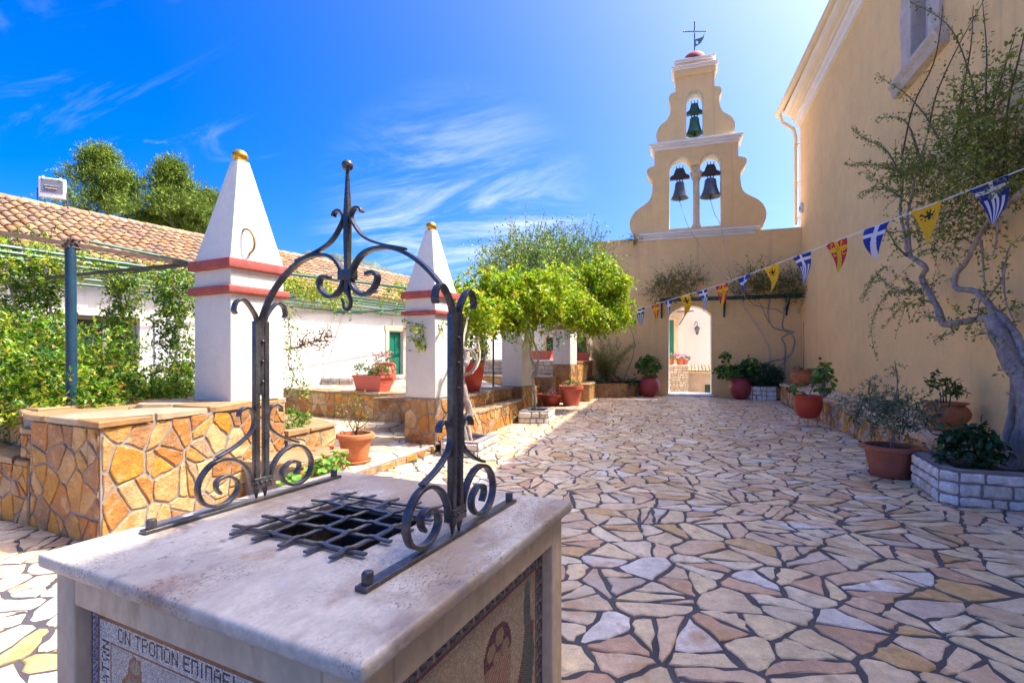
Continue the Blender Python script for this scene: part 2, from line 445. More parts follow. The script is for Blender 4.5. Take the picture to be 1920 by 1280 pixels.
def crazy(poly, cell, seed, split=.35, aspect=1.0, keep=None, jit=.9):
    """convex pieces of a convex polygon"""
    rn = random.Random(seed)
    xs = [p[0] for p in poly]; ys = [p[1] for p in poly]
    cx, cy = cell * aspect, cell
    nx, ny = int((max(xs) - min(xs)) / cx) + 3, int((max(ys) - min(ys)) / cy) + 3
    S = {}
    for i in range(-1, nx + 1):
        for j in range(-1, ny + 1):
            S[i, j] = (min(xs) + (i - .5 + jit * (rn.random() - .5) + (.5 if j % 2 else 0)) * cx, min(ys) + (j - .5 + jit * (rn.random() - .5)) * cy, rn.random() * .14 * cell * cell)
    out = []
    for (i, j), (sx, sy, sw) in S.items():
        if keep and not keep(sx, sy): continue
        q = [(sx - 2.2 * cx, sy - 2.2 * cy), (sx + 2.2 * cx, sy - 2.2 * cy), (sx + 2.2 * cx, sy + 2.2 * cy), (sx - 2.2 * cx, sy + 2.2 * cy)]
        for di in (-2, -1, 0, 1, 2):
            for dj in (-2, -1, 0, 1, 2):
                if (di or dj) and (i + di, j + dj) in S:
                    tx, ty, tw = S[i + di, j + dj]
                    q = clip_half(q, tx - sx, ty - sy, (tx * tx + ty * ty - sx * sx - sy * sy + sw - tw) / 2)
                    if len(q) < 3: break
            if len(q) < 3: break
        if len(q) < 3: continue
        for k in range(len(poly)):
            a, b = poly[k], poly[(k + 1) % len(poly)]
            ex, ey = b[0] - a[0], b[1] - a[1]
            q = clip_half(q, ey, -ex, ey * a[0] - ex * a[1])
            if len(q) < 3: break
        if len(q) < 3 or area(q) < .02 * cell * cell: continue
        todo = [q]
        while todo:
            q = todo.pop(); A = area(q)
            if A > .55 * cx * cy and rn.random() < split * min(1.8, A / (cx * cy)):
                c = centroid(q)
                best = max(q, key=lambda p: math.hypot(p[0] - c[0], p[1] - c[1]))
                ang = math.atan2(best[1] - c[1], best[0] - c[0]) + rn.choice((0, PI / 2, PI / 2, .6, -.6)) + rn.uniform(-.35, .35)
                ox, oy = c[0] + rn.uniform(-.12, .12) * cell, c[1] + rn.uniform(-.12, .12) * cell
                nx_, ny_ = -math.sin(ang), math.cos(ang); d = nx_ * ox + ny_ * oy
                a, b = clip_half(q, nx_, ny_, d), clip_half(q, -nx_, -ny_, -d)
                if len(a) > 2 and len(b) > 2 and min(area(a), area(b)) > .1 * cx * cy:
                    todo += [a, b]; continue
            out.append(q)
    return out
def rough_outline(q, rn, step, amp):
    out = []; n = len(q)
    for i in range(n):
        a, b = q[i], q[(i + 1) % n]; l = math.hypot(b[0] - a[0], b[1] - a[1])
        if l < 1e-4: continue
        c = centroid(q)
        out.append((a[0] + (c[0] - a[0]) * .04, a[1] + (c[1] - a[1]) * .04))
        k = min(3, int(l / step))
        for j in range(1, k + 1):
            t = (j + rn.uniform(-.2, .2)) / (k + 1); e = rn.uniform(-amp, amp)
            out.append((a[0] + (b[0] - a[0]) * t + (b[1] - a[1]) / l * e, a[1] + (b[1] - a[1]) * t - (b[0] - a[0]) / l * e))
    return out
def stone(mb, q, fr, h, col, rn, back=.02, ch=.006, tilt=.007):
    """one slab: outline q in frame fr=(o,u,v,n); n out; h proud of the frame plane"""
    o, u, v, n = fr
    c = centroid(q); N = len(q)
    tx, ty = rn.uniform(-tilt, tilt), rn.uniform(-tilt, tilt)
    V = []
    for s, e in ((1., -back), (1., h - ch), (None, h)):
        for a, b in q:
            if s is None:
                l = math.hypot(a - c[0], b - c[1]) + 1e-6; k = max(.5, 1 - ch * 1.5 / l)
                a, b = c[0] + (a - c[0]) * k, c[1] + (b - c[1]) * k
            z = e + ((a - c[0]) * tx + (b - c[1]) * ty) / .2 * (1 if e > 0 else 0)
            V.append(o + u * a + v * b + n * z)
    F = [(r * N + i, r * N + (i + 1) % N, (r + 1) * N + (i + 1) % N, (r + 1) * N + i) for r in (0, 1) for i in range(N)]
    F.append(tuple(range(2 * N, 3 * N)))
    if u.cross(v).dot(n) < 0: F = [f[::-1] for f in F]
    mb.add(V, F, col)
OCHRES = [((.42, .22, .05), 5), ((.45, .27, .10), 4), ((.38, .15, .03), 4), ((.48, .33, .15), 3), ((.31, .15, .06), 2), ((.48, .22, .02), 3), ((.38, .25, .14), 2)]
FLAGS = [((.74, .56, .35), 5), ((.70, .49, .31), 4), ((.78, .64, .44), 6), ((.78, .71, .62), 2), ((.60, .37, .22), 2), ((.76, .59, .34), 4), ((.62, .50, .39), 2), ((.62, .39, .16), 2)]
COPES = [((.34, .21, .10), 3), ((.32, .17, .06), 3), ((.38, .28, .18), 2)]
WHITES = [((.78, .73, .68), 4), ((.82, .78, .74), 3), ((.70, .62, .53), 2), ((.64, .53, .39), 1)]
RUBBLES = [((.50, .45, .40), 3), ((.60, .56, .50), 3), ((.42, .36, .31), 2), ((.55, .46, .34), 1)]
def pick(pal, rn, j=.08):
    c = rn.choices([p[0] for p in pal], [p[1] for p in pal])[0]; f = 1 + rn.uniform(-j, j)
    return tuple(min(.85, x * f) for x in c)
F0, R0 = Vector((-math.sin(R(18.4)), math.cos(R(18.4)), 0)), Vector((math.cos(R(18.4)), math.sin(R(18.4)), 0))
def seen(p):
    t = p.dot(F0)
    if t < .4: return None
    x, y = 960 + 950 * p.dot(R0) / t, 665 - 950 * (p.z - 1.6) / t
    return (x, y) if -60 < x < 1980 and -60 < y < 1340 else None
def stones_on(parent, name, polys, fr, material, pal, joint, h, seed, limit=300, local=False, amp=.009, step=.09, back=.02, ch=.006, world=None):
    """every polygon becomes one stone object under parent; the farthest beyond the limit are joined"""
    rn = random.Random(seed); items = []
    o, u, v, n = (Vector(x) for x in fr)
    for q in polys:
        q = inset(q, joint / 2)
        if len(q) < 3 or area(q) < 4e-4: continue
        c = centroid(q); w = o + u * c[0] + v * c[1]
        if world is not None: w = world @ w
        A = area(q); d = w - Vector((0, 0, 1.6)); vis = seen(w)
        nn = n if world is None else (world.to_3x3() @ n)
        sc = A * abs(nn.dot(d.normalized())) / d.length_squared if vis else -1
        items.append((sc, q, c))
    items.sort(key=lambda t: -t[0])
    rest = MB(); k = 0
    for sc, q, c in items:
        q2 = rough_outline(q, rn, step, amp)
        if len(q2) > 14: q2 = q2[:]
        col = pick(pal, rn); hh = h * rn.uniform(.75, 1.25)
        if sc > 0 and k < limit:
            mb = MB(); stone(mb, q2, (o, u, v, n), hh, col, rn, back, ch)
            part(name, mb, material, parent, local=local); k += 1
        else:
            stone(rest, q2, (o, u, v, n), hh, col, rn, back, ch)
    if rest.v:
        part(name + '_field', rest, material, parent, local=local, kind='stuff')

def clad_block(name, label, cat, poly, z0, z1, faces, seed, cell=.26, cope=.05, over=.04, pal=OCHRES, material='clad', joint=.019,
               top=True, cope_cell=.7, mortar='mortar', group=None, z1b=None, split=.3, aspect=1., cope_pal=COPES, cope_mat='coping', h=.013):
    """masonry block on a CCW plan; faces = edge indices that carry stones"""
    root = thing(name, label, cat, (*centroid(poly), z0), group=group)
    zt = z1 - (cope if top else 0)
    mb = MB(); mb.prism(poly, z0, zt); part('core', mb, mortar, root)
    for fi in faces:
        a, b = Vector((*poly[fi], 0)), Vector((*poly[(fi + 1) % len(poly)], 0))
        u = (b - a).normalized(); l = (b - a).length
        n = Vector((u.y, -u.x, 0))
        rect = [(.004, z0), (l - .004, z0), (l - .004, zt - .003), (.004, zt - .003)]
        stones_on(root, 'stone', crazy(rect, cell, seed + fi, split, aspect), (Vector((a.x, a.y, 0)), u, Vector((0, 0, 1)), n), material, pal, joint, h, seed + 50 + fi)
    if top:
        q = outset(poly, over)
        stones_on(root, 'coping_slab', crazy(q, cope_cell, seed + 91, .1), (Vector((0, 0, zt)), Vector((1, 0, 0)), Vector((0, 1, 0)), Vector((0, 0, 1))), cope_mat, cope_pal, .008, cope, seed + 92, back=0., amp=.004, ch=.008)
    return root
def outset(poly, d):
    n = len(poly); out = []
    for i in range(n):
        p, a, b = Vector(poly[i]), Vector(poly[i - 1]), Vector(poly[(i + 1) % n])
        e1, e2 = (p - a).normalized(), (b - p).normalized()
        n1, n2 = Vector((e1.y, -e1.x)), Vector((e2.y, -e2.x))
        m = (n1 + n2).normalized(); k = d / max(.3, m.dot(n1))
        out.append(tuple(p + m * k))
    return out
def brick_face(rect, course, length, seed):
    """irregular coursed blocks in a rectangle (x0,x1,z0,z1)"""
    rn = random.Random(seed); x0, x1, z0, z1 = rect; out = []
    n = max(1, round((z1 - z0) / course)); zs = [z0 + (z1 - z0) * i / n + (rn.uniform(-.1, .1) * course if 0 < i < n else 0) for i in range(n + 1)]
    for i in range(n):
        x = x0
        while x < x1 - .02:
            l = length * rn.uniform(.5, 1.35)
            e = x + l if x1 - (x + l) > length * .4 else x1
            out.append([(x, zs[i]), (e, zs[i]), (e, zs[i + 1]), (x, zs[i + 1])]); x = e
    return out

# ------------------------------------------------------------------ foliage
def unit(a): return a / (np.linalg.norm(a, axis=1, keepdims=True) + 1e-9)
def leaf_mesh(name, P, D, size, parent, pal, seed, material='leaf', aspect=.5, up=.6, fine=False, jit=.18, twig_of=None, vs=.35):
    """N little leaves, each a folded blade; P base, D direction"""
    g = np.random.default_rng(seed); n = len(P)
    Nn = unit(g.normal(size=(n, 3)) * (1 - up) + np.array([0, 0, 1.]) * up + 1e-6)
    D = unit(D); W = unit(np.cross(D, Nn)); Nn = np.cross(W, D)
    L = size * g.uniform(1 - vs, 1 + vs, size=(n, 1)); H = L * aspect * .5
    if fine:
        k = 6
        V = np.stack([P, P + D * L * .3 + W * H * .85 + Nn * L * .05, P + D * L * .68 + W * H * .8 + Nn * L * .03, P + D * L - Nn * L * .12,
                      P + D * L * .68 - W * H * .8 + Nn * L * .03, P + D * L * .3 - W * H * .85 + Nn * L * .05], 1)
        fi = np.array([[0, 1, 2, 3], [0, 3, 4, 5]])
    else:
        k = 4
        V = np.stack([P, P + D * L * .45 + W * H + Nn * L * .07, P + D * L - Nn * L * .1, P + D * L * .45 - W * H + Nn * L * .07], 1)
        fi = np.array([[0, 1, 2], [0, 2, 3]])
    V = V.reshape(-1, 3); nf = fi.shape[0]; fs = fi.shape[1]
    Fa = (np.arange(n)[:, None, None] * k + fi[None]).reshape(-1)
    me = bpy.data.meshes.new(name)
    d = wloc(parent) if parent is not None else Vector((0, 0, 0))
    V = V - np.array(d)
    me.vertices.add(len(V)); me.vertices.foreach_set('co', V.astype(np.float32).ravel())
    me.loops.add(len(Fa)); me.loops.foreach_set('vertex_index', Fa.astype(np.int32))
    me.polygons.add(n * nf)
    me.polygons.foreach_set('loop_start', (np.arange(n * nf) * fs).astype(np.int32))
    me.polygons.foreach_set('loop_total', np.full(n * nf, fs, np.int32))
    cols = np.array([c for c, w in pal], float); ws = np.array([w for c, w in pal], float); ws /= ws.sum()
    if twig_of is not None:
        m = int(twig_of.max()) + 1
        tb = g.choice(len(cols), size=m, p=ws)[twig_of]
        own = g.choice(len(cols), size=n, p=ws)
        idx = np.where(g.random(n) < .6, tb, own)
    else:
        idx = g.choice(len(cols), size=n, p=ws)
    C = cols[idx] * g.uniform(1 - jit, 1 + jit, size=(n, 1))
    arr = np.ones((n, nf * fs, 4), np.float32); arr[:, :, :3] = C[:, None, :]
    me.update(calc_edges=True)
    at = me.color_attributes.new('Col', 'FLOAT_COLOR', 'CORNER'); at.data.foreach_set('color', arr.ravel())
    me.materials.append(M[material])
    o = bpy.data.objects.new(name, me); COL.objects.link(o)
    if parent is not None: o.parent = parent
    o['kind'] = 'stuff'
    return o
def twigs(blobs, m, k, length, seed, out=.7, grav=0., surf=.5, spread=.9):
    """m twigs inside ellipsoid blobs [(centre, radii, weight)], k leaves along each -> P, D, twig index, twig polylines"""
    g = np.random.default_rng(seed)
    w = np.array([b[2] for b in blobs], float); w /= w.sum()
    bi = g.choice(len(blobs), size=m, p=w)
    c = np.array([b[0] for b in blobs], float)[bi]; r = np.array([b[1] for b in blobs], float)[bi]
    dirs = unit(g.normal(size=(m, 3))); rad = g.random((m, 1)) ** (1 / 3.)
    rad = rad * (1 - surf) + surf * (1 - .25 * g.random((m, 1)) ** 2)
    B = c + dirs * rad * r
    T = unit(dirs * r / r.max() * out + g.normal(size=(m, 3)) * (1 - out) * .8 + np.array([0, 0, -grav]))
    l = length * g.uniform(.5, 1.4, size=(m, 1))
    s = (np.arange(k) + .5) / k
    bend = np.array([0, 0, -grav * .6])
    P = B[:, None, :] + T[:, None, :] * (l[:, None, :] * s[None, :, None]) + bend * (l[:, None, :] * s[None, :, None] ** 2)
    side = unit(g.normal(size=(m * k, 3)))
    D = unit(np.repeat(T, k, 0) * (1 - spread * .6) + side * spread)
    lines = np.stack([B, B + T * l * .5 + bend * l * .25, B + T * l + bend * l], 1)
    return P.reshape(-1, 3), D, np.repeat(np.arange(m), k), lines
def clumps(blobs, n, r, seed, flat=.7):
    """break big blobs into many small leafy clumps with gaps between"""
    g = np.random.default_rng(seed); w = np.array([b[2] for b in blobs], float); w /= w.sum(); out = []
    for i in g.choice(len(blobs), size=n, p=w):
        c, rd, _ = blobs[i]; d = g.normal(size=3); d /= np.linalg.norm(d); k = g.random() ** .4; q = r * g.uniform(.5, 1.35)
        out.append((tuple(np.array(c) + d * k * np.array(rd)), (q, q, q * flat), q * q))
    return out
def stems(name, lines, rad, parent, material='twig', n=3):
    mb = MB()
    for l in lines:
        k = len(l); mb.tube(l, [rad * (1 - .7 * i / (k - 1)) for i in range(k)], n)
    return part(name, mb, material, parent)
def along(path, step, seed, spread=.05):
    """leaf bases and directions along a polyline"""
    g = np.random.default_rng(seed); P, D = [], []
    pts = [np.array(p, float) for p in path]
    for a, b in zip(pts[:-1], pts[1:]):
        l = np.linalg.norm(b - a); n = max(1, int(l / step))
        for i in range(n):
            t = (i + g.random()) / n
            P.append(a + (b - a) * t + g.normal(size=3) * spread); D.append((b - a) / l * .4 + g.normal(size=3))
    return np.array(P), unit(np.array(D))

# pixel of the photograph -> a point on a real plane (used to place things at their real positions)
T0 = R(18.4); HC = 1.6
def ray(px, py):
    a, b = (px - 960) / 950, (665 - py) / 950
    return (-math.sin(T0) + a * math.cos(T0), math.cos(T0) + a * math.sin(T0), b)
def G(px, py, z=0.):
    d = ray(px, py); t = (z - HC) / d[2]; return (d[0] * t, d[1] * t, z)
def AX(px, py, X):
    d = ray(px, py); t = X / d[0]; return (X, d[1] * t, HC + d[2] * t)
def AY(px, py, Y):
    d = ray(px, py); t = Y / d[1]; return (d[0] * t, Y, HC + d[2] * t)
def AD(px, py, t):
    d = ray(px, py); return (d[0] * t, d[1] * t, HC + d[2] * t)
# ================================================================== SETTING
mb = MB(); mb.add([(-1500, -1500, -.72), (1500, -1500, -.72), (1500, 2500, -.72), (-1500, 2500, -.72)], [(0, 1, 2, 3)])
struct('ground', mb, 'grass')
# courtyard floor: dark grout with the flagstones standing in it
mb = MB(); mb.prism([(-8.5, -4), (4.15, -4), (4.15, 20.75), (-3.9, 20.75), (-3.9, 12), (-4.9, 5), (-8.5, 5)], -.3, 0)
floor = struct('courtyard_floor', mb, 'grout')
def on_floor(x, y):
    if (x > 3.3 and y > 7.7) or (x > 2.95 and 6.62 < y < 7.8): return False
    if -1.75 < x < -.75 and 1.2 < y < 2.15: return False
    if x < -4.0 and y > 5.2: return False
    if x < -5.2 and y > 3.2: return False
    return (y > 1.0 or x < -1.2) and (y - 20.6 < 0)
pieces = crazy([(-7.5, .2), (4.1, .2), (4.1, 20.6), (-7.5, 20.6)], .335, 11, .95, 1.12, keep=on_floor, jit=1.15)
stones_on(floor, 'flagstone', pieces, (Vector((0, 0, 0)), Vector((1, 0, 0)), Vector((0, 1, 0)), Vector((0, 0, 1))), 'flag', FLAGS, .024, .008, 12, amp=.017, step=.07, ch=.006)

# ------------------------------------------------------------------ church
church = thing('church', 'tall ochre rendered church wall with white cornice along the right of the courtyard', 'church', (4.15, 10, 0))
W = [(-11.42, 7.0), (-10.62, 7.0), (-10.62, 9.2), (-11.42, 9.2)]       # window opening in (-Y, z)
mb = MB(); mb.plate([(-20.9, -.3), (4, -.3), (4, 10.7), (-20.9, 10.7)], [W], ((4.15, 0, 0), (0, -1, 0), (0, 0, 1), (-1, 0, 0)), .6)
mb.box(4.75, 12, -4, 20.9, -.3, 6.9); mb.box(4.75, 12, -4, 10.2, 6.9, 10.7); mb.box(4.75, 12, 11.9, 20.9, 6.9, 10.7); mb.box(5.6, 12, 10.2, 11.9, 6.9, 10.7)
part('wall', mb, 'ochre', church)
def along_y(prof, y0, y1, x_near=0.):
    """extrude an X-Z profile along Y; the near end is shifted by x_near"""
    m = MB(); n = len(prof)
    m.add([(x, y1, z) for x, z in prof] + [(x + x_near, y0, z) for x, z in prof],
          [(i, (i + 1) % n, n + (i + 1) % n, n + i) for i in range(n)] + [tuple(range(n - 1, -1, -1)), tuple(range(n, 2 * n))])
    return m
part('cornice', along_y([(4.147, 9.92), (4.06, 9.94), (4.06, 10.10), (4.0, 10.13), (3.96, 10.22), (4.147, 10.22)], -4, 21.02), 'trim', church)
part('cornice', along_y([(4.146, 10.223), (3.93, 10.225), (3.93, 10.34), (3.84, 10.40), (3.80, 10.50), (4.146, 10.50)], -4, 21.1), 'cream', church)
part('cornice', along_y([(4.145, 10.503), (3.74, 10.505), (3.66, 10.58), (3.66, 10.66), (4.145, 10.66)], -4, 21.2, .5), 'trim', church)  # near end slanted back, shaped so its shadow falls with the gutter's
g = [(3.52 + .11 * math.cos(PI * k / 8 + PI), 10.74 + .11 * math.sin(PI * k / 8 + PI)) for k in range(9)]
part('gutter', along_y(g + [(3.65, 10.75), (3.41, 10.75)], -4, 21.55, .9), 'cream', church, smooth=True)  # unseen near end skewed towards the wall to steer the courtyard's shadow edge
part('roof', along_y([(3.62, 10.78), (3.60, 10.84), (8.2, 12.9), (12.6, 10.9), (12.6, 10.72), (3.9, 10.68)], -4, 21.3, .9), 'tile_pan', church)  # skewed like the gutter, shaped for where the eave's shadow falls
mb = MB(); mb.tube([(3.55, 21.3, 10.66), (3.62, 21.2, 10.3), (3.95, 20.98, 9.9), (4.03, 20.98, 9.6), (4.03, 20.98, 6.35)], .065, 12)
part('downpipe', mb, 'cream', church, smooth=True)
for z in (9.3, 7.9, 6.6):
    mb = MB(); mb.box(3.955, 4.14, 20.9, 21.06, z, z + .03); part('pipe_bracket', mb, 'cream', church)
# window with a grey stone surround
win = part('window', MB().box(4.40, 4.45, 10.62, 11.42, 7.0, 9.2), 'glass', church)
mb = MB()
for a in ((11.34, 11.418), (10.622, 10.70)): mb.box(4.33, 4.41, *a, 7.0, 9.2)
mb.box(4.33, 4.41, 10.70, 11.34, 7.0, 7.08); mb.box(4.34, 4.40, 10.99, 11.05, 7.08, 9.2)
part('frame', mb, 'whiteframe', win, bev=.006)
for k, (z0, z1, e) in enumerate(((6.96, 7.75, 0), (7.753, 8.3, .05), (8.303, 9.3, 0))):
    part('jamb_stone', MB().box(4.085, 4.36, 11.36, 11.80 + e, z0, z1), 'surround', win, bev=.012)
    part('jamb_stone', MB().box(4.085, 4.36, 10.24 - e, 10.66, z0, z1), 'surround', win, bev=.012)
part('lintel', MB().box(4.085, 4.36, 10.2, 11.85, 9.303, 9.6), 'surround', win, bev=.012)
part('sill', along_y([(4.14, 6.68), (4.02, 6.70), (3.98, 6.80), (4.0, 6.82), (3.93, 6.90), (3.93, 6.957), (4.36, 6.957), (4.36, 6.68)], 10.05, 12.0), 'surround', win, bev=.006)
t = thing('alarm_box', 'small white alarm box high on the church corner by the downpipe', 'alarm box', (4.11, 20.5, 6.85))
part('housing', MB().box(4.06, 4.146, 20.40, 20.60, 6.68, 7.02), 'whiteframe', t, bev=.01)
part('cover_plate', MB().box(4.045, 4.058, 20.44, 20.56, 6.76, 6.90), 'bluepaint', t)

# ------------------------------------------------------------------ bell wall with its gable
bw = thing('bell_wall', 'ochre wall closing the courtyard with an arched gateway and curved bell gable', 'bell tower', (.35, 20.7, 0))
def arc(cx, z, rx, rz, n=14, a0=0., a1=PI):
    return [(cx + rx * math.cos(a0 + (a1 - a0) * k / n), z + rz * math.sin(a0 + (a1 - a0) * k / n)) for k in range(n + 1)]
gate = [(1.12, 0)] + arc(.34, 2.51, .99, .99, 14, R(38), R(142))
outer = [(-3.42, -.3), (-.44, -.3)] + [(-.44, 0)] + gate[1:][::-1] + [(1.12, 0), (1.12, -.3), (4.147, -.3), (4.147, 6.18), (-3.42, 6.18)]
mb = MB(); FR = ((0, 20.7, 0), (1, 0, 0), (0, 0, 1), (0, -1, 0))
mb.plate(outer, [], FR, .85); part('lower_wall', mb, 'ochre', bw)
HP = [(2.33, 6.30), (2.47, 6.72), (2.41, 7.08), (2.19, 7.36), (1.85, 7.58), (1.69, 7.74), (1.61, 8.0), (1.60, 8.42), (1.74, 8.66), (1.81, 8.83), (1.75, 8.97), (1.52, 9.05), (1.52, 9.63)]
UP = [(1.37, 9.9), (1.43, 10.16), (1.40, 10.40), (1.26, 10.62), (1.02, 10.81), (.92, 11.0), (.88, 11.2), (.88, 11.42), (.95, 11.55), (.95, 11.68), (.88, 11.79), (.71, 11.83), (.71, 12.36)]
def outline(prof, cx, k=4, corners=()):
    right = []; seg = [prof[0]]
    def flush(seg):
        if len(seg) > 2: return [(p.x, p.y) for p in smooth_path([(a, b, 0) for a, b in seg], k)]
        return list(seg)
    cuts = [0] + list(corners) + [len(prof) - 1]
    for a, b in zip(cuts[:-1], cuts[1:]):
        s = flush(prof[a:b + 1]); right += s if not right else s[1:]
    return [(cx + a, b) for a, b in right] + [(cx - a, b) for a, b in right[::-1]]
lo = outline(HP, .54, 5, (11,)); up = outline(UP, .52, 5, (11,))
z_s = 8.90
pair = [(-.42, 6.50), (1.47, 6.50)] + arc(1.09, z_s, .38, .40) + [(.405, z_s)][:0] + arc(-.02, z_s, .40, .40)
mb = MB(); mb.plate(lo, [pair], ((0, 20.72, 0), (1, 0, 0), (0, 0, 1), (0, -1, 0)), .78); part('gable', mb, 'ochre', bw)
one = [(.21, 9.97), (.82, 9.97)] + arc(.515, 11.47, .305, .32)
mb = MB(); mb.plate(up, [one], ((0, 20.75, 0), (1, 0, 0), (0, 0, 1), (0, -1, 0)), .70); part('upper_gable', mb, 'ochre', bw)
def lining(pts, y0, y1, e, closed=True):
    c = (sum(p[0] for p in pts) / len(pts), sum(p[1] for p in pts) / len(pts))
    m = MB(); n = len(pts); V = []
    for y in (y0, y1):
        for x, z in pts:
            l = math.hypot(x - c[0], z - c[1]); V.append((x + (c[0] - x) / l * e, y, z + (c[1] - z) / l * e))
    rngk = range(n if closed else n - 1)
    m.add(V, [(i, (i + 1) % n, n + (i + 1) % n, n + i) for i in rngk]); return m
part('arch_reveal', lining(pair, 20.735, 21.49, .006), 'plaster', bw, smooth=True)
part('arch_reveal', lining(one, 20.76, 21.44, .006), 'plaster', bw, smooth=True)
part('gate_reveal', lining(gate[0:1] + gate[1:] + [(-.44, 0)], 20.76, 21.54, .006, False), 'plaster', bw, smooth=True)
def cornice(prof, x0, x1, y0, y1, material, extra=0.):
    """stacked mouldings [(overhang, z0, z1)] around a slab"""
    for a, z0, z1 in prof:
        part('cornice', MB().box(x0 - a, x1 + a, y0 - a, y1 + a, z0, z1), material, bw, bev=.012)
cornice([(.05, 6.10, 6.20), (.11, 6.203, 6.28), (.17, 6.283, 6.36)], -1.55, 2.60, 20.72, 21.5, 'trim')
part('gable_foot', MB().box(-1.78, 2.86, 20.73, 21.49, 6.182, 6.50), 'ochre', bw)
cornice([(.04, 9.60, 9.70), (.10, 9.703, 9.79), (.17, 9.793, 9.87)], -1.0, 2.06, 20.72, 21.5, 'trim')
part('gable_foot', MB().box(-.86, 1.90, 20.76, 21.44, 9.872, 9.98), 'ochre', bw)
part('frieze', MB().box(-.19 - .04, 1.23 + .04, 20.71, 21.49, 12.362, 12.62), 'ochre', bw, bev=.01)
cornice([(.08, 12.622, 12.70), (.14, 12.703, 12.76)], -.19, 1.23, 20.75, 21.45, 'trim')
part('frieze', MB().box(-.14, 1.18, 20.80, 21.40, 12.762, 12.94), 'ochre', bw, bev=.01)
cornice([(.06, 12.942, 13.0), (.10, 13.003, 13.06)], -.14, 1.18, 20.80, 21.40, 'trim')
part('wall_cap', MB().box(-3.46, -1.75, 20.66, 21.59, 6.183, 6.215), 'trim', bw, bev=.006)
part('wall_cap', MB().box(2.80, 4.14, 20.66, 21.59, 6.183, 6.215), 'trim', bw, bev=.006)
mb = MB(); mb.lathe([(.45 * math.cos(PI / 2 * k / 8), .36 * math.sin(PI / 2 * k / 8)) for k in range(9)], 24, (.52, 21.1, 13.06)); part('dome', mb, 'redpaint', bw, smooth=True)
mb = MB(); mb.lathe([(.19, 0), (.19, .10), (.16, .14), (.14, .22), (.125, 1.0), (.12, 1.85), (.15, 1.88), (.15, 1.93)], 20, (.58, 20.98, 6.50))
part('column', mb, 'limestone', bw, smooth=True)
mb = MB(); mb.lathe([(.13, 0), (.22, .10), (.19, .14), (.22, .24), (.235, .30)], 8, (.58, 20.98, 8.40)); mb.box(.40, .72, 20.78, 21.3, 8.70, 8.895)
part('capital', mb, 'limestone', bw, bev=.01)
part('threshold', MB().box(-.50, 1.18, 20.5, 21.6, .004, .09), 'trim', bw, bev=.015)
# cross and vane
cr = thing('weather_cross', 'thin blue metal cross with a pennon vane on top of the red dome', 'cross', (.52, 21.1, 13.4))
mb = MB(); mb.tube([(.52, 21.1, 13.38), (.52, 21.1, 14.62)], .022, 8); part('pole', mb, 'bluepaint', cr)
mb = MB(); mb.tube([(.13, 20.98, 14.26), (.92, 21.22, 14.26)], .02, 8); part('crossbar', mb, 'bluepaint', cr)
mb = MB(); mb.tube([(.45, 20.88, 13.98), (.52, 21.1, 14.26), (.59, 21.32, 14.52)], .012, 6); part('ray', mb, 'bluepaint', cr)
for p in ((.52, 21.1, 14.64), (.12, 20.977, 14.26), (.93, 21.223, 14.26)):
    mb = MB(); mb.ball(p, .034, 10, 7); part('finial', mb, 'coral', cr, smooth=True)
V_ = [(0, 13.68), (.26, 13.86), (.40, 14.16), (.34, 13.98), (.33, 14.02), (.24, 14.06), (0, 13.95)]
mb = MB(); mb.plate([(a, b) for a, b in ((.03, 13.66), (.24, 13.80), (.36, 14.0), (.40, 14.22), (.33, 14.06), (.24, 14.02), (.03, 13.95))], [[(.10 + .05 * math.cos(k * PI / 4), 13.83 + .07 * math.sin(k * PI / 4)) for k in range(8)]], ((.52, 21.1, 0), (.94, .34, 0), (0, 0, 1), (.34, -.94, 0)), .012)
part('vane', mb, 'greenpaint', cr)
# bells
def bell(label, x, y, z_rim, r, h, material, yoke_w, yoke_mat, rope=None):
    t = thing('bell', label, 'bell', (x, y, z_rim), group=None)
    prof = [(1.0, 0), (1.0, .03), (.90, .10), (.78, .24), (.66, .45), (.58, .68), (.55, .85), (.50, .93), (.34, .985), (0.02, 1.0)]
    mb = MB(); mb.lathe([(a * r, b * h) for a, b in prof] + [], 28, (x, y, z_rim))
    mb.lathe([(r * .98, 0), (r * .82, .10 * h), (r * .55, .6 * h), (.02, .9 * h)][::-1], 28, (x, y, z_rim + .002)); part('body', mb, material, t, smooth=True)
    mb = MB()
    for s in (-1, 1): mb.tube([(x + s * .09, y, z_rim + h * .97), (x + s * .11, y, z_rim + h + .07), (x + s * .03, y, z_rim + h + .13)], .022, 6)
    mb.tube([(x, y, z_rim + h * .95), (x, y, z_rim + h + .14)], .03, 6); part('crown', mb, material, t)
    w = yoke_w; z = z_rim + h + .10
    P = [(-w, 0), (w, 0), (w, .10), (w * .62, .18), (w * .45, .36), (w * .30, .42), (-w * .30, .42), (-w * .45, .36), (-w * .62, .18), (-w, .10)]
    mb = MB(); mb.plate([(x + a, z + b) for a, b in P], [], ((0, y - .09, 0), (1, 0, 0), (0, 0, 1), (0, -1, 0)), .18); part('yoke', mb, yoke_mat, t, bev=.01)
    for a in (-.12, 0, .12):
        mb = MB(); mb.box(x + a - .014, x + a + .014, y - .125, y - .092, z - .06, z + .50); part('strap', mb, 'rustiron', t)
    mb = MB(); mb.tube([(x, y, z_rim + h * .8), (x, y, z_rim + .02)], .018, 6); mb.ball((x, y, z_rim - .03), .055, 10, 7); mb.tube([(x, y, z_rim - .05), (x, y, z_rim - .14)], .02, 6); part('clapper', mb, 'rustiron', t, smooth=True)
bell('grey bronze bell in the left arch of the bell gable', -.03, 21.08, 7.76, .33, .66, 'bronze', .37, 'wood')
bell('grey bronze bell in the right arch of the bell gable', 1.10, 21.08, 7.72, .39, .72, 'bronze', .36, 'wood')
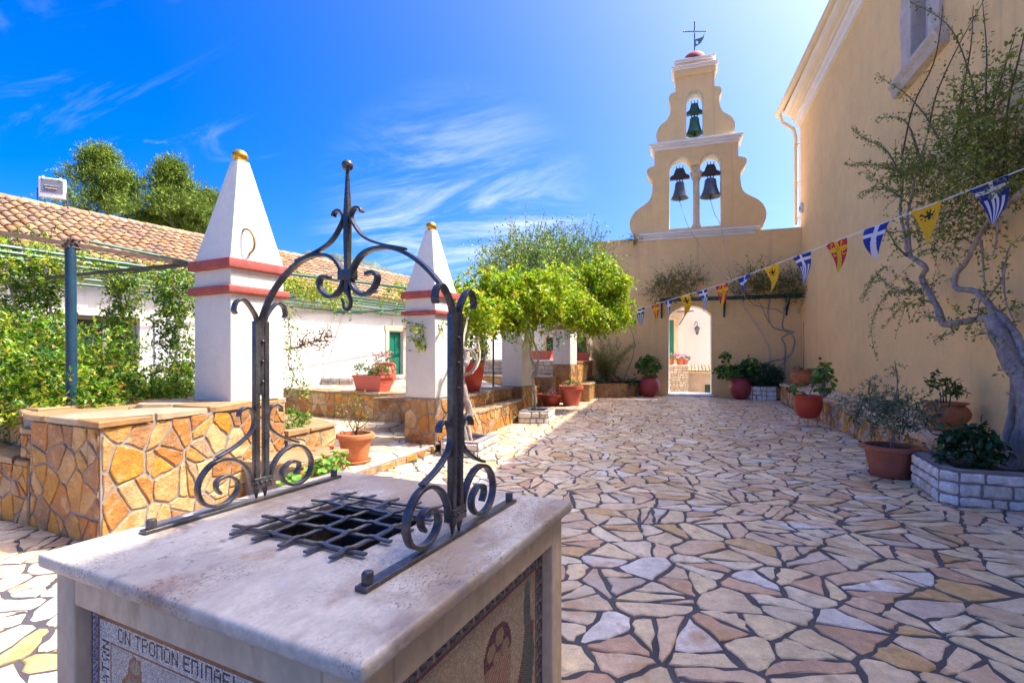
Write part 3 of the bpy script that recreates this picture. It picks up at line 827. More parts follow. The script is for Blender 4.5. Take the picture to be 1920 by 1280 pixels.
bell('green bronze bell alone in the topmost arch', .515, 21.1, 10.24, .32, .66, 'bronze_green', .29, 'bronze_green')
def rope(label, pts):
    mb = MB(); mb.tube(smooth_path(pts, 6), .012, 5)
    o = part('bell_rope', mb, 'rope'); o['label'] = label; o['category'] = 'rope'
rope('thin bell rope hanging slack from the left bell down to the wall corner', [(-.03, 21.05, 7.62), (.12, 20.95, 7.1), (.30, 20.50, 6.45), (.85, 20.45, 5.5), (1.6, 20.35, 4.4), (2.3, 20.4, 3.2), (3.0, 20.5, 2.0), (3.1, 20.6, 1.2)])
rope('thin bell rope hanging from the right bell past the trellis', [(1.10, 21.05, 7.58), (1.25, 20.95, 7.0), (1.42, 20.50, 6.45), (1.62, 20.45, 5.4), (1.85, 20.3, 4.4), (2.15, 20.4, 3.6), (3.05, 20.55, 2.0), (3.12, 20.6, 1.25)])

# ------------------------------------------------------------------ terrace walls, steps and landings on the left
clad_block('terrace_wall', 'ochre crazy stone wall with pale coping under the big white pillar', 'wall', [(-5.75, 3.07), (-4.55, 2.90), (-4.765, 5.19), (-6.3, 5.3), (-6.3, 3.3)], -.02, 1.05, (0, 1), 21, cell=.27, cope_cell=.75, split=.42, aspect=.9)
clad_block('side_landing', 'low stone landing with pale edge left of the corner wall', 'landing', [(-8.4, 3.36), (-5.76, 3.06), (-5.76, 4.4), (-8.4, 4.4)], -.02, .62, (0,), 22, cell=.24, split=.4, aspect=.8)
clad_block('bed_wall', 'stone wall of the hedge bed behind the low landing', 'wall', [(-8.9, 4.12), (-5.97, 3.26), (-5.97, 4.6), (-8.9, 4.7)], .62, 1.06, (0,), 23, cell=.24, split=.4)
clad_block('wall_step', 'narrow stone step at the left end of the corner wall', 'step', [(-5.95, 3.10), (-5.765, 3.085), (-5.765, 3.6), (-5.95, 3.6)], .625, .91, (0,), 24, cell=.15, over=.02)
clad_block('planting_tier', 'low stone tier with pale top to the right of the big pillar', 'low wall', [(-4.73, 5.21), (-4.79, 6.2), (-6.6, 7.0), (-6.6, 5.32)], 0, .62, (0, 1), 25, cell=.30, split=.4, cope_cell=.6)
clad_block('lower_tier', 'lowest stone ledge in front of the tier, geranium beside it', 'low wall', [(-4.02, 4.5), (-4.04, 5.45), (-4.76, 5.45), (-4.70, 4.5)], 0, .40, (0,), 26, cell=.28, split=.4, cope_cell=.6)
land = [(-3.90, 5.2), (-3.79, 7.43), (-4.35, 9.36), (-9.6, 10.36), (-6.9, 5.2)]
lt = MB(); lt.prism(land, -.05, .118); landing = struct('landing', lt, 'mortar')
stones_on(landing, 'flagstone', crazy(land, .36, 31, .5), (Vector((0, 0, .118)), Vector((1, 0, 0)), Vector((0, 1, 0)), Vector((0, 0, 1))), 'flag', FLAGS, .03, .012, 32, amp=.008)
a, b = Vector((-3.90, 5.2, 0)), Vector((-3.79, 7.43, 0)); u = (b - a).normalized()
stones_on(landing, 'riser_stone', crazy([(0, 0), ((b - a).length, 0), ((b - a).length, .112), (0, .112)], .3, 33, .2, jit=.5), (a, u, Vector((0, 0, 1)), Vector((u.y, -u.x, 0))), 'clad', OCHRES, .02, .012, 34)
clad_block('retaining_wall', 'long ochre crazy stone wall behind the terracotta pot, flower trough on top', 'wall', [(-9.7, 10.35), (-4.36, 9.33), (-4.30, 9.75), (-9.6, 10.8)], .11, .76, (0,), 35, cell=.30, split=.4, cope_cell=.6, aspect=.95)
up_t = [(-9.75, 10.82), (-4.32, 9.77), (-4.2, 12.55), (-9.0, 20.6), (-14, 20.6), (-14, 8.0), (-11.2, 8.0)]
mb = MB(); mb.prism(up_t, -.3, .70); terrace = struct('upper_terrace', mb, 'path')
stones_on(terrace, 'flagstone', crazy([(-9.75, 10.84), (-4.34, 9.8), (-4.25, 12.5), (-9.7, 15.5)], .42, 36, .4), (Vector((0, 0, .70)), Vector((1, 0, 0)), Vector((0, 1, 0)), Vector((0, 0, 1))), 'flag', FLAGS, .03, .012, 37, limit=60)
mb = MB(); mb.prism([(-4.2, 12.56), (-4.55, 13.05), (-4.55, 16.5), (-3.97, 16.5), (-3.97, 20.68), (-9.0, 20.68)], -.3, .50); struct('back_terrace', mb, 'path')
clad_block('terrace_edge', 'low clad edge of the back terrace behind the red bowl', 'wall', [(-4.8, 13.1), (-4.5, 13.1), (-4.5, 16.36), (-4.8, 16.4)], -.02, .57, (1,), 85, cell=.28)
# steps
clad_block('stone_step', 'lower broad stone step with dappled shade beside the twisted trunk', 'step', [(-4.7, 8.15), (-3.72, 8.15), (-3.70, 12.02), (-4.7, 12.02)], -.02, .51, (0, 1), 41, cell=.30, split=.35, aspect=.75, cope_cell=.5, over=.03)
clad_block('stone_step', 'upper stone step carrying the tall red pot', 'step', [(-5.6, 8.4), (-4.08, 8.4), (-4.06, 12.18), (-5.6, 12.3)], .515, .785, (0, 1), 43, cell=.25, split=.3, cope_cell=.5, over=.03)
# ------------------------------------------------------------------ pillars
def pillar(label, corner, size, z0, b2, b1, tip, ped=None, seed=0, tilt=9.5):
    h = size / 2; a = R(tilt); ux, uy = Vector((math.cos(a), -math.sin(a), 0)), Vector((math.sin(a), math.cos(a), 0))
    c = Vector((*corner, 0)) - ux * h + uy * h
    t = thing('white_pillar', label, 'pillar', (c.x, c.y, 0 if ped is not None else z0), -a)
    zb = t.location.z
    def bx(h_, z0_, z1_): return MB().box(-h_, h_, -h_, h_, z0_ - zb, z1_ - zb)
    if ped is not None:
        part('pedestal', bx(h + .005, ped, z0), 'mortar', t, local=True)
        hh = h + .005; Wm = Matrix.Translation(t.location) @ Matrix.Rotation(-a, 4, 'Z')
        for (o, u, n) in (((-hh, -hh, 0), (1, 0, 0), (0, -1, 0)), ((hh, -hh, 0), (0, 1, 0), (1, 0, 0))):
            stones_on(t, 'stone', crazy([(.004, ped), (2 * hh - .004, ped), (2 * hh - .004, z0 - .01), (.004, z0 - .01)], .27, seed + int(n[0]), .4), (o, u, (0, 0, 1), n), 'clad', OCHRES, .022, .012, seed + 5, local=True, world=Wm)
    part('shaft', bx(h, z0, b2[0]), 'plaster', t, local=True, bev=.012)
    part('lower_band', bx(h + .055, *b2), 'redpaint', t, local=True, bev=.02)
    part('neck', bx(h, b2[1], b1[0]), 'plaster', t, local=True, bev=.008)
    part('upper_band', bx(h + .055, *b1), 'redpaint', t, local=True, bev=.012)
    if tip:
        m = MB(); q = .075; z = b1[1] - zb; zt = tip - zb
        m.add([(-h, -h, z), (h, -h, z), (h, h, z), (-h, h, z), (-q, -q, zt), (q, -q, zt), (q, q, zt), (-q, q, zt)],
              [(0, 1, 5, 4), (1, 2, 6, 5), (2, 3, 7, 6), (3, 0, 4, 7), (4, 5, 6, 7)])
        part('pyramid', m, 'plaster', t, local=True, bev=.01)
        m = MB(); m.ball((0, 0, zt + .07), .092, 20, 12, sz=.88); part('ball', m, 'gold', t, local=True, smooth=True)
    else:
        part('cap', bx(h + .02, b1[1], b1[1] + .05), 'plaster', t, local=True, bev=.01)
    return t
pillar('largest white pillar with pyramid top and gold ball, on the corner wall', (-4.88, 4.48), .70, 1.052, (2.31, 2.40), (2.60, 2.71), 3.98)
pillar('second white pillar with pyramid top and gold ball, vine hanging on its shaft', (-3.79, 7.43), .62, .89, (2.26, 2.33), (2.54, 2.655), 3.72, .12, 61)
pillar('white pillar beside the steps with its top hidden in the vine', (-3.85, 12.4), .60, .79, (2.26, 2.33), (2.54, 2.65), None, 0, 64)
pillar('farthest white pillar on a tall stone base, behind the red pots', (-3.47, 16.55), .62, 1.28, (2.46, 2.53), (2.74, 2.85), None, 0, 67)
m_ = bpy.data.objects['white_pillar']
hk = thing('iron_hoop', 'bent brown hoop stuck in the face of the largest pyramid', 'hook', (-4.87, 4.9, 2.95))
P_ = [AD(x, y, t) for x, y, t in ((453, 437, 6.12), (458, 430, 6.0), (468, 432, 5.96), (476, 446, 5.94), (477, 462, 5.96), (472, 472, 6.0), (463, 477, 6.08))]
mb = MB(); mb.tube(smooth_path(P_, 5), .015, 7); part('rod', mb, 'hoop', hk, smooth=True)
# wall between the last pillar and the bell wall, curved bed, low ledges
clad_block('end_wall', 'shaded stone parapet from the farthest pillar to the bell wall', 'wall', [(-3.95, 17.2), (-3.36, 17.2), (-3.42, 20.66), (-3.95, 20.66)], -.02, 1.36, (1,), 71, cell=.3, split=.3)
clad_block('corner_ledge', 'low stone ledge under the parapet beside the curved bed', 'ledge', [(-3.34, 17.1), (-2.95, 17.1), (-3.0, 18.85), (-3.39, 18.85)], -.02, .60, (0, 1), 72, cell=.28)
cb = thing('curved_bed', 'curved stone flower bed against the bell wall, left of the gateway', 'flower bed', (-2.6, 19.8, 0))
cc, rr = (-3.30, 20.66), 1.85
A_ = [-PI / 2 + .12 + k * (PI / 2 - .14) / 12 for k in range(13)]
ring = [(cc[0] + rr * math.cos(a), cc[1] + rr * math.sin(a)) for a in A_]
mb = MB(); mb.prism(ring + [(-3.34, 20.66)], -.02, .52); part('core', mb, 'mortar', cb)
for k in range(12):
    a, b = Vector((*ring[k], 0)), Vector((*ring[k + 1], 0)); u = (b - a).normalized(); l = (b - a).length
    for q in brick_face((0, l, 0, .56), .28, .26, 900 + k):
        pass
    stones_on(cb, 'stone', crazy([(.002, 0), (l - .002, 0), (l - .002, .55), (.002, .55)], .24, 910 + k, .2, jit=.6), (a, u, Vector((0, 0, 1)), Vector((u.y, -u.x, 0))), 'clad', OCHRES, .02, .014, 930 + k)
inner = [(cc[0] + (rr - .22) * math.cos(a), cc[1] + (rr - .22) * math.sin(a)) for a in A_]
mb = MB()
for k in range(12): mb.prism([ring[k], ring[k + 1], inner[k + 1], inner[k]], .521, .60)
part('rim', mb, 'coping', cb)
for f in range(len(mb.c)): pass
mb = MB(); mb.prism(inner + [(-3.33, 20.65)], .522, .56); part('soil', mb, 'soil', cb)
def rubble_block(name, label, cat, poly, z0, z1, faces, seed, course=.15, length=.24, pal=RUBBLES, material='rubble', cap=None, mortar='mortar', joint=.02, h=.018):
    root = thing(name, label, cat, (*centroid(poly), z0))
    mb = MB(); mb.prism(poly, z0, z1); part('core', mb, mortar, root)
    for fi in faces:
        a, b = Vector((*poly[fi], 0)), Vector((*poly[(fi + 1) % len(poly)], 0)); u = (b - a).normalized(); l = (b - a).length
        stones_on(root, 'stone', brick_face((.006, l - .006, z0, z1), course, length, seed + fi), (a, u, Vector((0, 0, 1)), Vector((u.y, -u.x, 0))), material, pal, joint, h, seed + 9 + fi, step=.06, amp=.006, ch=.012)
    if cap:
        m = MB(); m.prism(outset(poly, .05), z1, z1 + cap); part('cap_slab', m, 'trim', root, bev=.012)
    return root
rubble_block('rubble_parapet', 'grey rubble parapet with a white slab, red troughs standing on it', 'wall', [(-8.6, 18.3), (-3.97, 17.5), (-3.97, 17.85), (-8.6, 18.7)], .50, 1.36, (0,), 81, cap=.07)
clad_block('terrace_ledge', 'low ochre stone ledge in front of the rubble parapet', 'ledge', [(-8.6, 17.2), (-3.98, 16.4), (-3.97, 17.48), (-8.6, 18.28)], -.02, .86, (0, 1), 83, cell=.28)

# ------------------------------------------------------------------ stone bench and planters on the right
zb_n, zb_f = .47, .64
bench = thing('stone_bench', 'long low stone clad bench along the church wall', 'bench', (3.6, 13, 0))
y0, y1 = 7.85, 18.9; x0, x1 = 3.18, 4.147
mb = MB(); mb.add([(x, y, z) for y, zz_ in ((y0, zb_n - .06), (y1, zb_f - .06)) for x, z in ((x0, -.02), (x1, -.02), (x1, zz_), (x0, zz_))],
                  [(0, 1, 2, 3), (7, 6, 5, 4), (0, 3, 7, 4), (3, 2, 6, 7), (1, 5, 6, 2), (0, 4, 5, 1)])
part('core', mb, 'mortar', bench)
L_ = y1 - y0
poly = [(0, 0), (L_, 0), (L_, zb_n - .065), (0, zb_f - .065)]
stones_on(bench, 'stone', crazy(poly, .25, 101, .35, .9), (Vector((x0, y1, 0)), Vector((0, -1, 0)), Vector((0, 0, 1)), Vector((-1, 0, 0))), 'clad', [(tuple(min(.8, x * 1.45) for x in c), w) for c, w in OCHRES] + [((.58, .45, .38), 5)], .022, .014, 102)
stones_on(bench, 'stone', crazy([(0, 0), (x1 - x0, 0), (x1 - x0, zb_n - .07), (0, zb_n - .07)], .25, 103, .3), (Vector((x0, y0, 0)), Vector((1, 0, 0)), Vector((0, 0, 1)), Vector((0, -1, 0))), 'clad', OCHRES, .022, .014, 104)
sl_ = (zb_f - zb_n) / L_
vv = Vector((0, 1, sl_)).normalized()
stones_on(bench, 'coping_slab', crazy([(-.05, -.03), (x1 - x0 - .003, -.03), (x1 - x0 - .003, L_ + .03), (-.05, L_ + .03)], .55, 105, .3), (Vector((x0, y0, zb_n - .06)), Vector((1, 0, 0)), vv, Vector((0, -sl_, 1)).normalized()), 'coping', [((.64, .46, .32), 3), ((.70, .54, .40), 3), ((.60, .40, .24), 2)], .01, .06, 106, back=0., amp=.004, ch=.008)
def ring_planter(name, label, poly, z1, wall, faces, seed, course, length, pal=WHITES, rim_mat='mortar', group=None):
    t = thing(name, label, 'planter', (*centroid(poly), 0), group=group)
    inn = outset(poly, -wall); n = len(poly); m = MB()
    for k in range(n): m.prism([poly[k], poly[(k + 1) % n], inn[(k + 1) % n], inn[k]], -.02, z1)
    part('core', m, rim_mat, t, bev=.01)
    for fi in faces:
        a, b = Vector((*poly[fi], 0)), Vector((*poly[(fi + 1) % n], 0)); u = (b - a).normalized(); l = (b - a).length
        stones_on(t, 'stone', brick_face((.0, l, 0, z1 - .012), course, length, seed + fi), (a, u, Vector((0, 0, 1)), Vector((u.y, -u.x, 0))), 'white_stone', pal, .020, .022, seed + 20 + fi, step=.045, amp=.009, ch=.020, limit=120)
    m = MB(); m.prism(inn, 0, z1 - .06); part('soil', m, 'soil', t)
    return t
ring_planter('white_stone_planter', 'large white stone planter holding the old twisted tree', [(2.76, 7.62), (2.66, 6.68), (2.78, 6.54), (4.14, 6.50), (4.14, 7.8), (2.9, 7.8)], .38, .16, (0, 1, 2), 111, .125, .25)
ring_planter('white_stone_planter', 'small white stone planter at the foot of the twisted vine trunk', [(-3.70, 7.50), (-3.55, 7.22), (-2.96, 7.24), (-2.98, 8.12), (-3.66, 8.10)], .25, .13, (0, 1, 2), 121, .11, .17)
ring_planter('white_stone_planter', 'small white stone planter beside the red bowl, thin vine stem in it', [(-3.58, 11.22), (-2.90, 11.38), (-2.98, 12.3), (-3.66, 12.2)], .29, .13, (0, 1), 131, .14, .24)
cp = [(2.02, 20.66), (2.12, 20.1), (2.42, 19.72), (2.85, 19.56), (3.16, 19.55), (3.16, 20.66)]
ring_planter('white_stone_planter', 'rounded white block planter in the far right corner', cp, .50, .10, (0, 1, 2, 3), 141, .17, .26)
# ================================================================== WHITE HOUSE ON THE LEFT
HA = R(11); HP0 = Vector((-9.64, 15.76, 0))
house = thing('white_house', 'long low white house with tiled roof and green door along the left terrace', 'house', HP0, -HA)
HM = Matrix.Translation(HP0) @ Matrix.Rotation(-HA, 4, 'Z')
SW, SE_ = -17., 8.6
holes = [[(-.30, .72), (.42, .72), (.42, 2.42), (-.30, 2.42)], [(-9.15, 1.30), (-8.0, 1.30), (-8.0, 2.40), (-9.15, 2.40)], [(5.45, 1.30), (6.12, 1.30), (6.12, 2.48), (5.45, 2.48)]]
mb = MB(); mb.plate([(SW, -.3), (SE_, -.3), (SE_, 3.30), (SW, 3.30)], holes, ((0, 0, 0), (0, 1, 0), (0, 0, 1), (1, 0, 0)), .28)
mb.box(-6.2, -.9, SW, SE_, -.3, 3.3); mb.box(-.9, -.28, SW, -9.6, -.3, 3.3); mb.box(-.9, -.28, 6.6, SE_, -.3, 3.3)
part('wall', mb, 'plaster', house, local=True)
slope = (5.16 - 3.44) / 3.5
def roof_z(x): return 3.44 + (.40 - x) * slope
mb = MB(); mb.add([(.40, SW, 3.42), (.40, SE_ + .3, 3.42), (-3.1, SE_ + .3, 5.14), (-3.1, SW, 5.14), (-6.6, SE_ + .3, 3.42), (-6.6, SW, 3.42), (.36, SW, 3.30), (.36, SE_ + .3, 3.30), (-6.5, SE_ + .3, 3.3), (-6.5, SW, 3.3)],
                  [(0, 1, 2, 3), (3, 2, 4, 5), (6, 7, 1, 0), (9, 8, 7, 6), (1, 7, 8, 4, 2), (5, 9, 6, 0, 3), (4, 8, 9, 5)])
roof = part('roof', mb, 'tile_pan', house, local=True)
part('eave_moulding', MB().box(.002, .30, SW, SE_ + .2, 3.16, 3.296), 'plaster', house, local=True, bev=.03)
TP, TC = .195, .33                                   # tile pitch along the eave, course up the slope
sd = Vector((-3.5, 0, 1.72)).normalized(); nd = Vector((1.72, 0, 3.5)).normalized(); yd = Vector((0, 1, 0))
TILES = [(.38, .215, .10), (.34, .18, .08), (.42, .27, .15), (.29, .18, .11), (.23, .16, .11), (.39, .25, .12)]
def tile_shape(m, o, col, s0=1.):
    V, F = [], []
    for e, r, lift in ((-.03, .082, .028), (TC + .06, .066, .004)):
        for rr in (r, r - .016):
            for k in range(6):
                a = PI * k / 5
                V.append(Vector(o) + sd * e + yd * (rr * math.cos(a)) + nd * (rr * .85 * math.sin(a) + lift))
    for k in range(5):
        F += [(k + 1, k, 12 + k, 12 + k + 1), (k, k + 1, 6 + k + 1, 6 + k)]
    m.add(V, F, col)
tile_mesh = []
for c in TILES:
    m = MB(); tile_shape(m, (0, 0, 0), c); me = bpy.data.meshes.new('roof_tile'); set_mesh(me, m.v, m.f, m.c, True, 60); me.materials.append(M['tile']); tile_mesh.append(me)
spots = []; rn = random.Random(5)
for j in range(11):
    for i in range(int((SE_ - SW) / TP)):
        y = SW + (i + .5) * TP + rn.uniform(-.012, .012)
        o = Vector((.43, y, 3.455)) + sd * (j * TC + rn.uniform(-.012, .012)) + nd * rn.uniform(0, .01)
        spots.append(((HM @ o - Vector((0, 0, 1.6))).length if seen(HM @ o) else 99, o, rn.randrange(6)))
spots.sort(key=lambda t: t[0])
rest = MB()
for k, (d, o, c) in enumerate(spots):
    if k < 296 and d < 90:
        ob = bpy.data.objects.new('roof_tile', tile_mesh[c]); COL.objects.link(ob); ob.parent = roof; ob.location = o; ob.rotation_euler = (0, 0, rn.uniform(-.03, .03))
    else: tile_shape(rest, o, tuple(x * rn.uniform(.9, 1.1) for x in TILES[c]))
part('roof_tile_field', rest, 'tile', roof, local=True, kind='stuff', smooth=True)
rid = MB()
for i in range(int((SE_ - SW) / .42)):
    y = SW + i * .42; V = []
    for e, r in ((0, .125), (.46, .105)):
        for k in range(7): a = PI * k / 6; V.append((-3.1 + r * math.cos(a), y + e, 5.12 + r * .9 * math.sin(a)))
    rid.add(V, [(k, k + 1, 7 + k + 1, 7 + k) for k in range(6)], random.Random(i).choice(TILES))
part('ridge_tile_row', rid, 'tile', roof, local=True, kind='stuff', smooth=True)
door = part('door', MB().box(-.16, -.11, -.30, .42, .72, 2.42), 'doorgreen', house, local=True)
for s in (-.295, .065):
    for z0, z1 in ((.84, 1.5), (1.6, 2.3)): part('door_panel', MB().box(-.109, -.095, s + .05, s + .30, z0, z1), 'doorgreen', door, local=True, bev=.006)
mb = MB(); mb.box(-.13, .035, -.46, -.302, .72, 2.44); part('jamb', mb, 'limestone', house, local=True, bev=.01)
mb = MB(); mb.box(-.13, .035, .422, .60, .72, 2.44); part('jamb', mb, 'limestone', house, local=True, bev=.01)
mb = MB(); mb.box(-.13, .04, -.50, .64, 2.443, 2.62); part('lintel', mb, 'limestone', house, local=True, bev=.01)
w1 = part('window', MB().box(-.22, -.2, -9.14, -8.01, 1.31, 2.39), 'glass', house, local=True)
mb = MB()
for a in ((-9.13, -9.05), (-8.62, -8.54), (-8.1, -8.02)): mb.box(-.199, -.14, *a, 1.31, 2.39)
mb.box(-.198, -.142, -9.05, -8.1, 1.31, 1.38); mb.box(-.198, -.142, -9.05, -8.1, 2.32, 2.39); part('frame', mb, 'greywood', w1, local=True)
part('sill', MB().box(-.2, .08, -9.25, -7.9, 1.20, 1.295), 'trim', w1, local=True, bev=.01)
for s in (-7.72, -9.95):
    sh = part('shutter', MB().box(.01, .05, s, s + .52, 1.28, 2.42), 'whiteframe', house, local=True, bev=.006)
    mb = MB()
    for k in range(13): mb.box(.051, .06, s + .06, s + .46, 1.36 + k * .078, 1.42 + k * .078)
    part('louvre', mb, 'whiteframe', sh, local=True)
w2 = part('window', MB().box(-.2, -.17, 5.46, 6.11, 1.31, 2.47), 'darkgreen', house, local=True)
mb = MB(); mb.box(-.1, .03, 6.122, 6.30, 1.2, 2.5); mb.box(-.1, .03, 5.27, 5.448, 1.2, 2.5); mb.box(-.1, .032, 5.2, 6.36, 2.502, 2.66); part('surround', mb, 'limestone', w2, local=True, bev=.01)
mb = MB(); mb.tube(smooth_path([(.03, -.95, 3.14), (.03, -.95, 3.0), (.03, -.92, 2.94), (.03, -.2, 2.92), (.03, -.12, 2.86), (.03, -.12, 2.63)], 4), .022, 6); part('downpipe', mb, 'cream', house, local=True, smooth=True)
# rough stone step below the door
rubble_block('door_step', 'rough stone ledge below the green door', 'step', [tuple((HM @ Vector(p))[:2]) for p in ((.02, -3.2, 0), (1.0, -2.9, 0), (1.0, 1.6, 0), (.02, 1.6, 0))], .70, .90, (0, 1), 201, course=.1, length=.3, cap=None)
# floodlight on the ridge
fl = thing('floodlight', 'white square floodlight on the ridge of the tiled roof', 'floodlight', HM @ Vector((-3.1, -8.45, 5.24)), R(48))
mb = MB(); mb.box(-.25, .25, -.05, .05, .10, .585); part('housing', mb, 'lampmetal', fl, local=True, bev=.02)
mb = MB(); mb.box(-.20, .20, -.062, -.0505, .23, .55); part('glass', mb, 'lampglass', fl, local=True)
mb = MB(); mb.tube([(-.12, -.072, .33), (.10, -.072, .33)], .016, 8); mb.tube([(-.13, -.071, .39), (.12, -.071, .39)], .012, 8); part('tube_lamp', mb, 'chrome', fl, local=True)
mb = MB(); mb.ribbon([(-.275, 0, .33), (-.275, 0, -.1), (.275, 0, -.1), (.275, 0, .33)], (0, 1, 0), .05, .012); part('bracket', mb, 'rustiron', fl, local=True)
for x in (-.16, .16): part('latch', MB().box(x - .02, x + .02, -.075, -.05, .53, .61), 'lampmetal', fl, local=True)
# wall lantern over the green door
def lantern(label, p, sc=1., arm=(1, 0, 0)):
    t = thing('wall_lantern', label, 'lantern', p); a = Vector(arm) * .18 * sc; x, y, z = p
    mb = MB(); mb.tube(smooth_path([(x, y, z + .30 * sc), (x + a.x * .5, y + a.y * .5, z + .42 * sc), (x + a.x, y + a.y, z + .36 * sc), (x + a.x, y + a.y, z + .26 * sc)], 4), .012 * sc, 6); part('arm', mb, 'iron', t)
    o = (x + a.x, y + a.y, z)
    mb = MB(); mb.lathe([(.05 * sc, 0), (.09 * sc, .16 * sc)], 6, o); part('glass', mb, 'lampglass', t)
    mb = MB(); mb.lathe([(.02 * sc, -.06 * sc), (.055 * sc, 0), (.0551 * sc, .012 * sc), (.02 * sc, .01 * sc)], 6, o); mb.lathe([(.11 * sc, .16 * sc), (.07 * sc, .22 * sc), (.02 * sc, .27 * sc)], 6, o, cap=True); part('cap', mb, 'iron', t)
q = HM @ Vector((.05, .58, 2.55)); lantern('black wall lantern to the right of the green door', tuple(q), 1.1, tuple(HM.to_3x3() @ Vector((1, 0, 0))))

# second white house behind the parapet
h2 = thing('white_house', 'plain white house with dark windows behind the rubble parapet', 'house', (-6.2, 26, .3))
WH = [[(-4.78, 1.62), (-4.24, 1.62), (-4.24, 2.45), (-4.78, 2.45)], [(-6.25, 1.62), (-5.75, 1.62), (-5.75, 2.45), (-6.25, 2.45)]]
mb = MB(); mb.plate([(-8.9, -.3), (-3.46, -.3), (-3.46, 3.4), (-8.9, 3.4)], WH, ((0, 24, 0), (1, 0, 0), (0, 0, 1), (0, -1, 0)), .25); mb.box(-8.9, -3.46, 24.6, 28, -.3, 3.4); part('wall', mb, 'plaster', h2)
for a in ((-4.78, -4.24), (-6.25, -5.75)):
    w = part('window', MB().box(*a, 24.2, 24.23, 1.62, 2.45), 'darkgreen', h2)
    mb = MB(); mb.box(a[0] - .1, a[0] - .002, 23.96, 24.1, 1.55, 2.5); mb.box(a[1] + .002, a[1] + .1, 23.96, 24.1, 1.55, 2.5); mb.box(a[0] - .12, a[1] + .12, 23.955, 24.1, 2.502, 2.62); part('surround', mb, 'limestone', w)
mb = MB(); mb.add([(-9.2, 23.7, 3.35), (-3.3, 23.7, 3.35), (-3.3, 28.3, 3.35), (-9.2, 28.3, 3.35), (-8, 26, 4.2), (-4.6, 26, 4.2)], [(0, 1, 5, 4), (1, 2, 5), (2, 3, 4, 5), (3, 0, 4), (3, 2, 1, 0)]); part('roof', mb, 'tile_pan', h2)

# ------------------------------------------------------------------ what is seen through the gateway
gh = thing('white_house', 'bright white house seen through the gateway with a green shutter', 'house', (1.5, 30, -.7))
GA = R(28); GM = Matrix.Translation((.15, 28.6, 0)) @ Matrix.Rotation(GA, 4, 'Z')
def gbox(x0, x1, y0, y1, z0, z1): return [GM @ Vector((x, y, z)) for z in (z0, z1) for y in (y0, y1) for x in (x0, x1)]
BF = [(0, 2, 3, 1), (4, 5, 7, 6), (0, 1, 5, 4), (1, 3, 7, 5), (3, 2, 6, 7), (2, 0, 4, 6)]
mb = MB(); mb.add(gbox(-4, 5, 0, 5, -.7, 5.2), BF); part('wall', mb, 'plaster', gh)
mb = MB(); mb.add(gbox(-1.4, -.60, -.05, -.002, 1.2, 3.45), BF); part('shutter', mb, 'doorgreen', gh)
mb = MB(); mb.add(gbox(-.58, -.32, -.06, -.001, 1.0, 3.45), BF); part('jamb', mb, 'limestone', gh)
mb = MB(); mb.add(gbox(-1.7, -.30, -.08, -.001, 3.453, 3.6), BF); part('lintel', mb, 'limestone', gh)
cn = part('door_canopy', MB().add(gbox(-1.8, .2, -.7, -.01, 3.86, 3.92), BF), 'tile_pan', gh)
mb = MB(); mb.tube([GM @ Vector((-.25, -.02, 3.2)), GM @ Vector((-.1, -.55, 3.84))], .025, 6); part('strut', mb, 'iron', cn)
q = GM @ Vector((.62, -.03, 2.75)); lantern('black wall lantern on the white house beyond the gateway', tuple(q), 1.5, tuple(GM.to_3x3() @ Vector((0, -1, 0))))
rubble_block('rubble_wall', 'pale rubble wall beyond the gateway with flower pots on it', 'wall', [(-1.6, 26.0), (.36, 26.0), (.36, 27.4), (-1.6, 27.4)], -.7, 1.06, (0, 1), 211, course=.13, length=.2, pal=[((.66, .58, .46), 3), ((.58, .48, .36), 2), ((.7, .64, .55), 2)], cap=.04)
cv = thing('stone_shed', 'low stone shed with a tiled roof edge beyond the gateway', 'shed', (1.2, 26.9, -.7))
mb = MB(); mb.box(.365, 3, 26.5, 28, -.7, .72); part('wall', mb, 'surround', cv)
part('window', MB().box(1.13, 1.55, 26.46, 26.498, -.25, .15), 'darkgreen', cv)
mb = MB(); mb.box(.30, 3, 25.98, 28, .722, .80); rf = part('roof', mb, 'limestone', cv)
for k in range(16):
    V = []; x = .40 + k * .165
    for y, r, z in ((25.92, .08, .80), (27.8, .07, 1.05)):
        for i in range(7): a = PI * i / 6; V.append((x + r * math.cos(a), y, z + r * math.sin(a)))
    m = MB(); m.add(V, [(i + 1, i, 7 + i, 8 + i) for i in range(6)], TILES[k % 6]); part('roof_tile', m, 'tile', rf)
rubble_block('low_wall', 'sunlit low kerb wall just outside the gateway', 'wall', [(-1.2, 22.3), (2.2, 22.3), (2.2, 22.6), (-1.2, 22.6)], -.7, -.02, (0,), 215)
mb = MB(); mb.add([(-6, 21.6, -.69), (8, 21.6, -.69), (8, 40, -.69), (-6, 40, -.69)], [(0, 1, 2, 3)]); struct('lower_path', mb, 'path')

# ------------------------------------------------------------------ plant shelf above the gateway
ps = thing('plant_shelf', 'green iron rail shelf on brackets carrying creepers over the gateway', 'trellis', (1.7, 20.3, 3.7))
for y, z in ((20.0, 3.72), (20.3, 3.72), (20.62, 3.72), (20.0, 3.62)):
    mb = MB(); mb.tube([(-.74, y, z), (4.12, y, z)], .022, 6); part('rail', mb, 'darkgreen', ps)
for x in (-.70, 1.56, 3.66):
    mb = MB(); mb.ribbon([(x, 20.68, 3.05), (x, 20.66, 3.12), (x, 20.04, 3.62), (x, 20.0, 3.72)], (1, 0, 0), .05, .03); mb.box(x - .03, x + .03, 20.0, 20.69, 3.66, 3.70); mb.box(x - .03, x + .03, 20.65, 20.69, 3.02, 3.66); part('bracket', mb, 'darkgreen', ps)

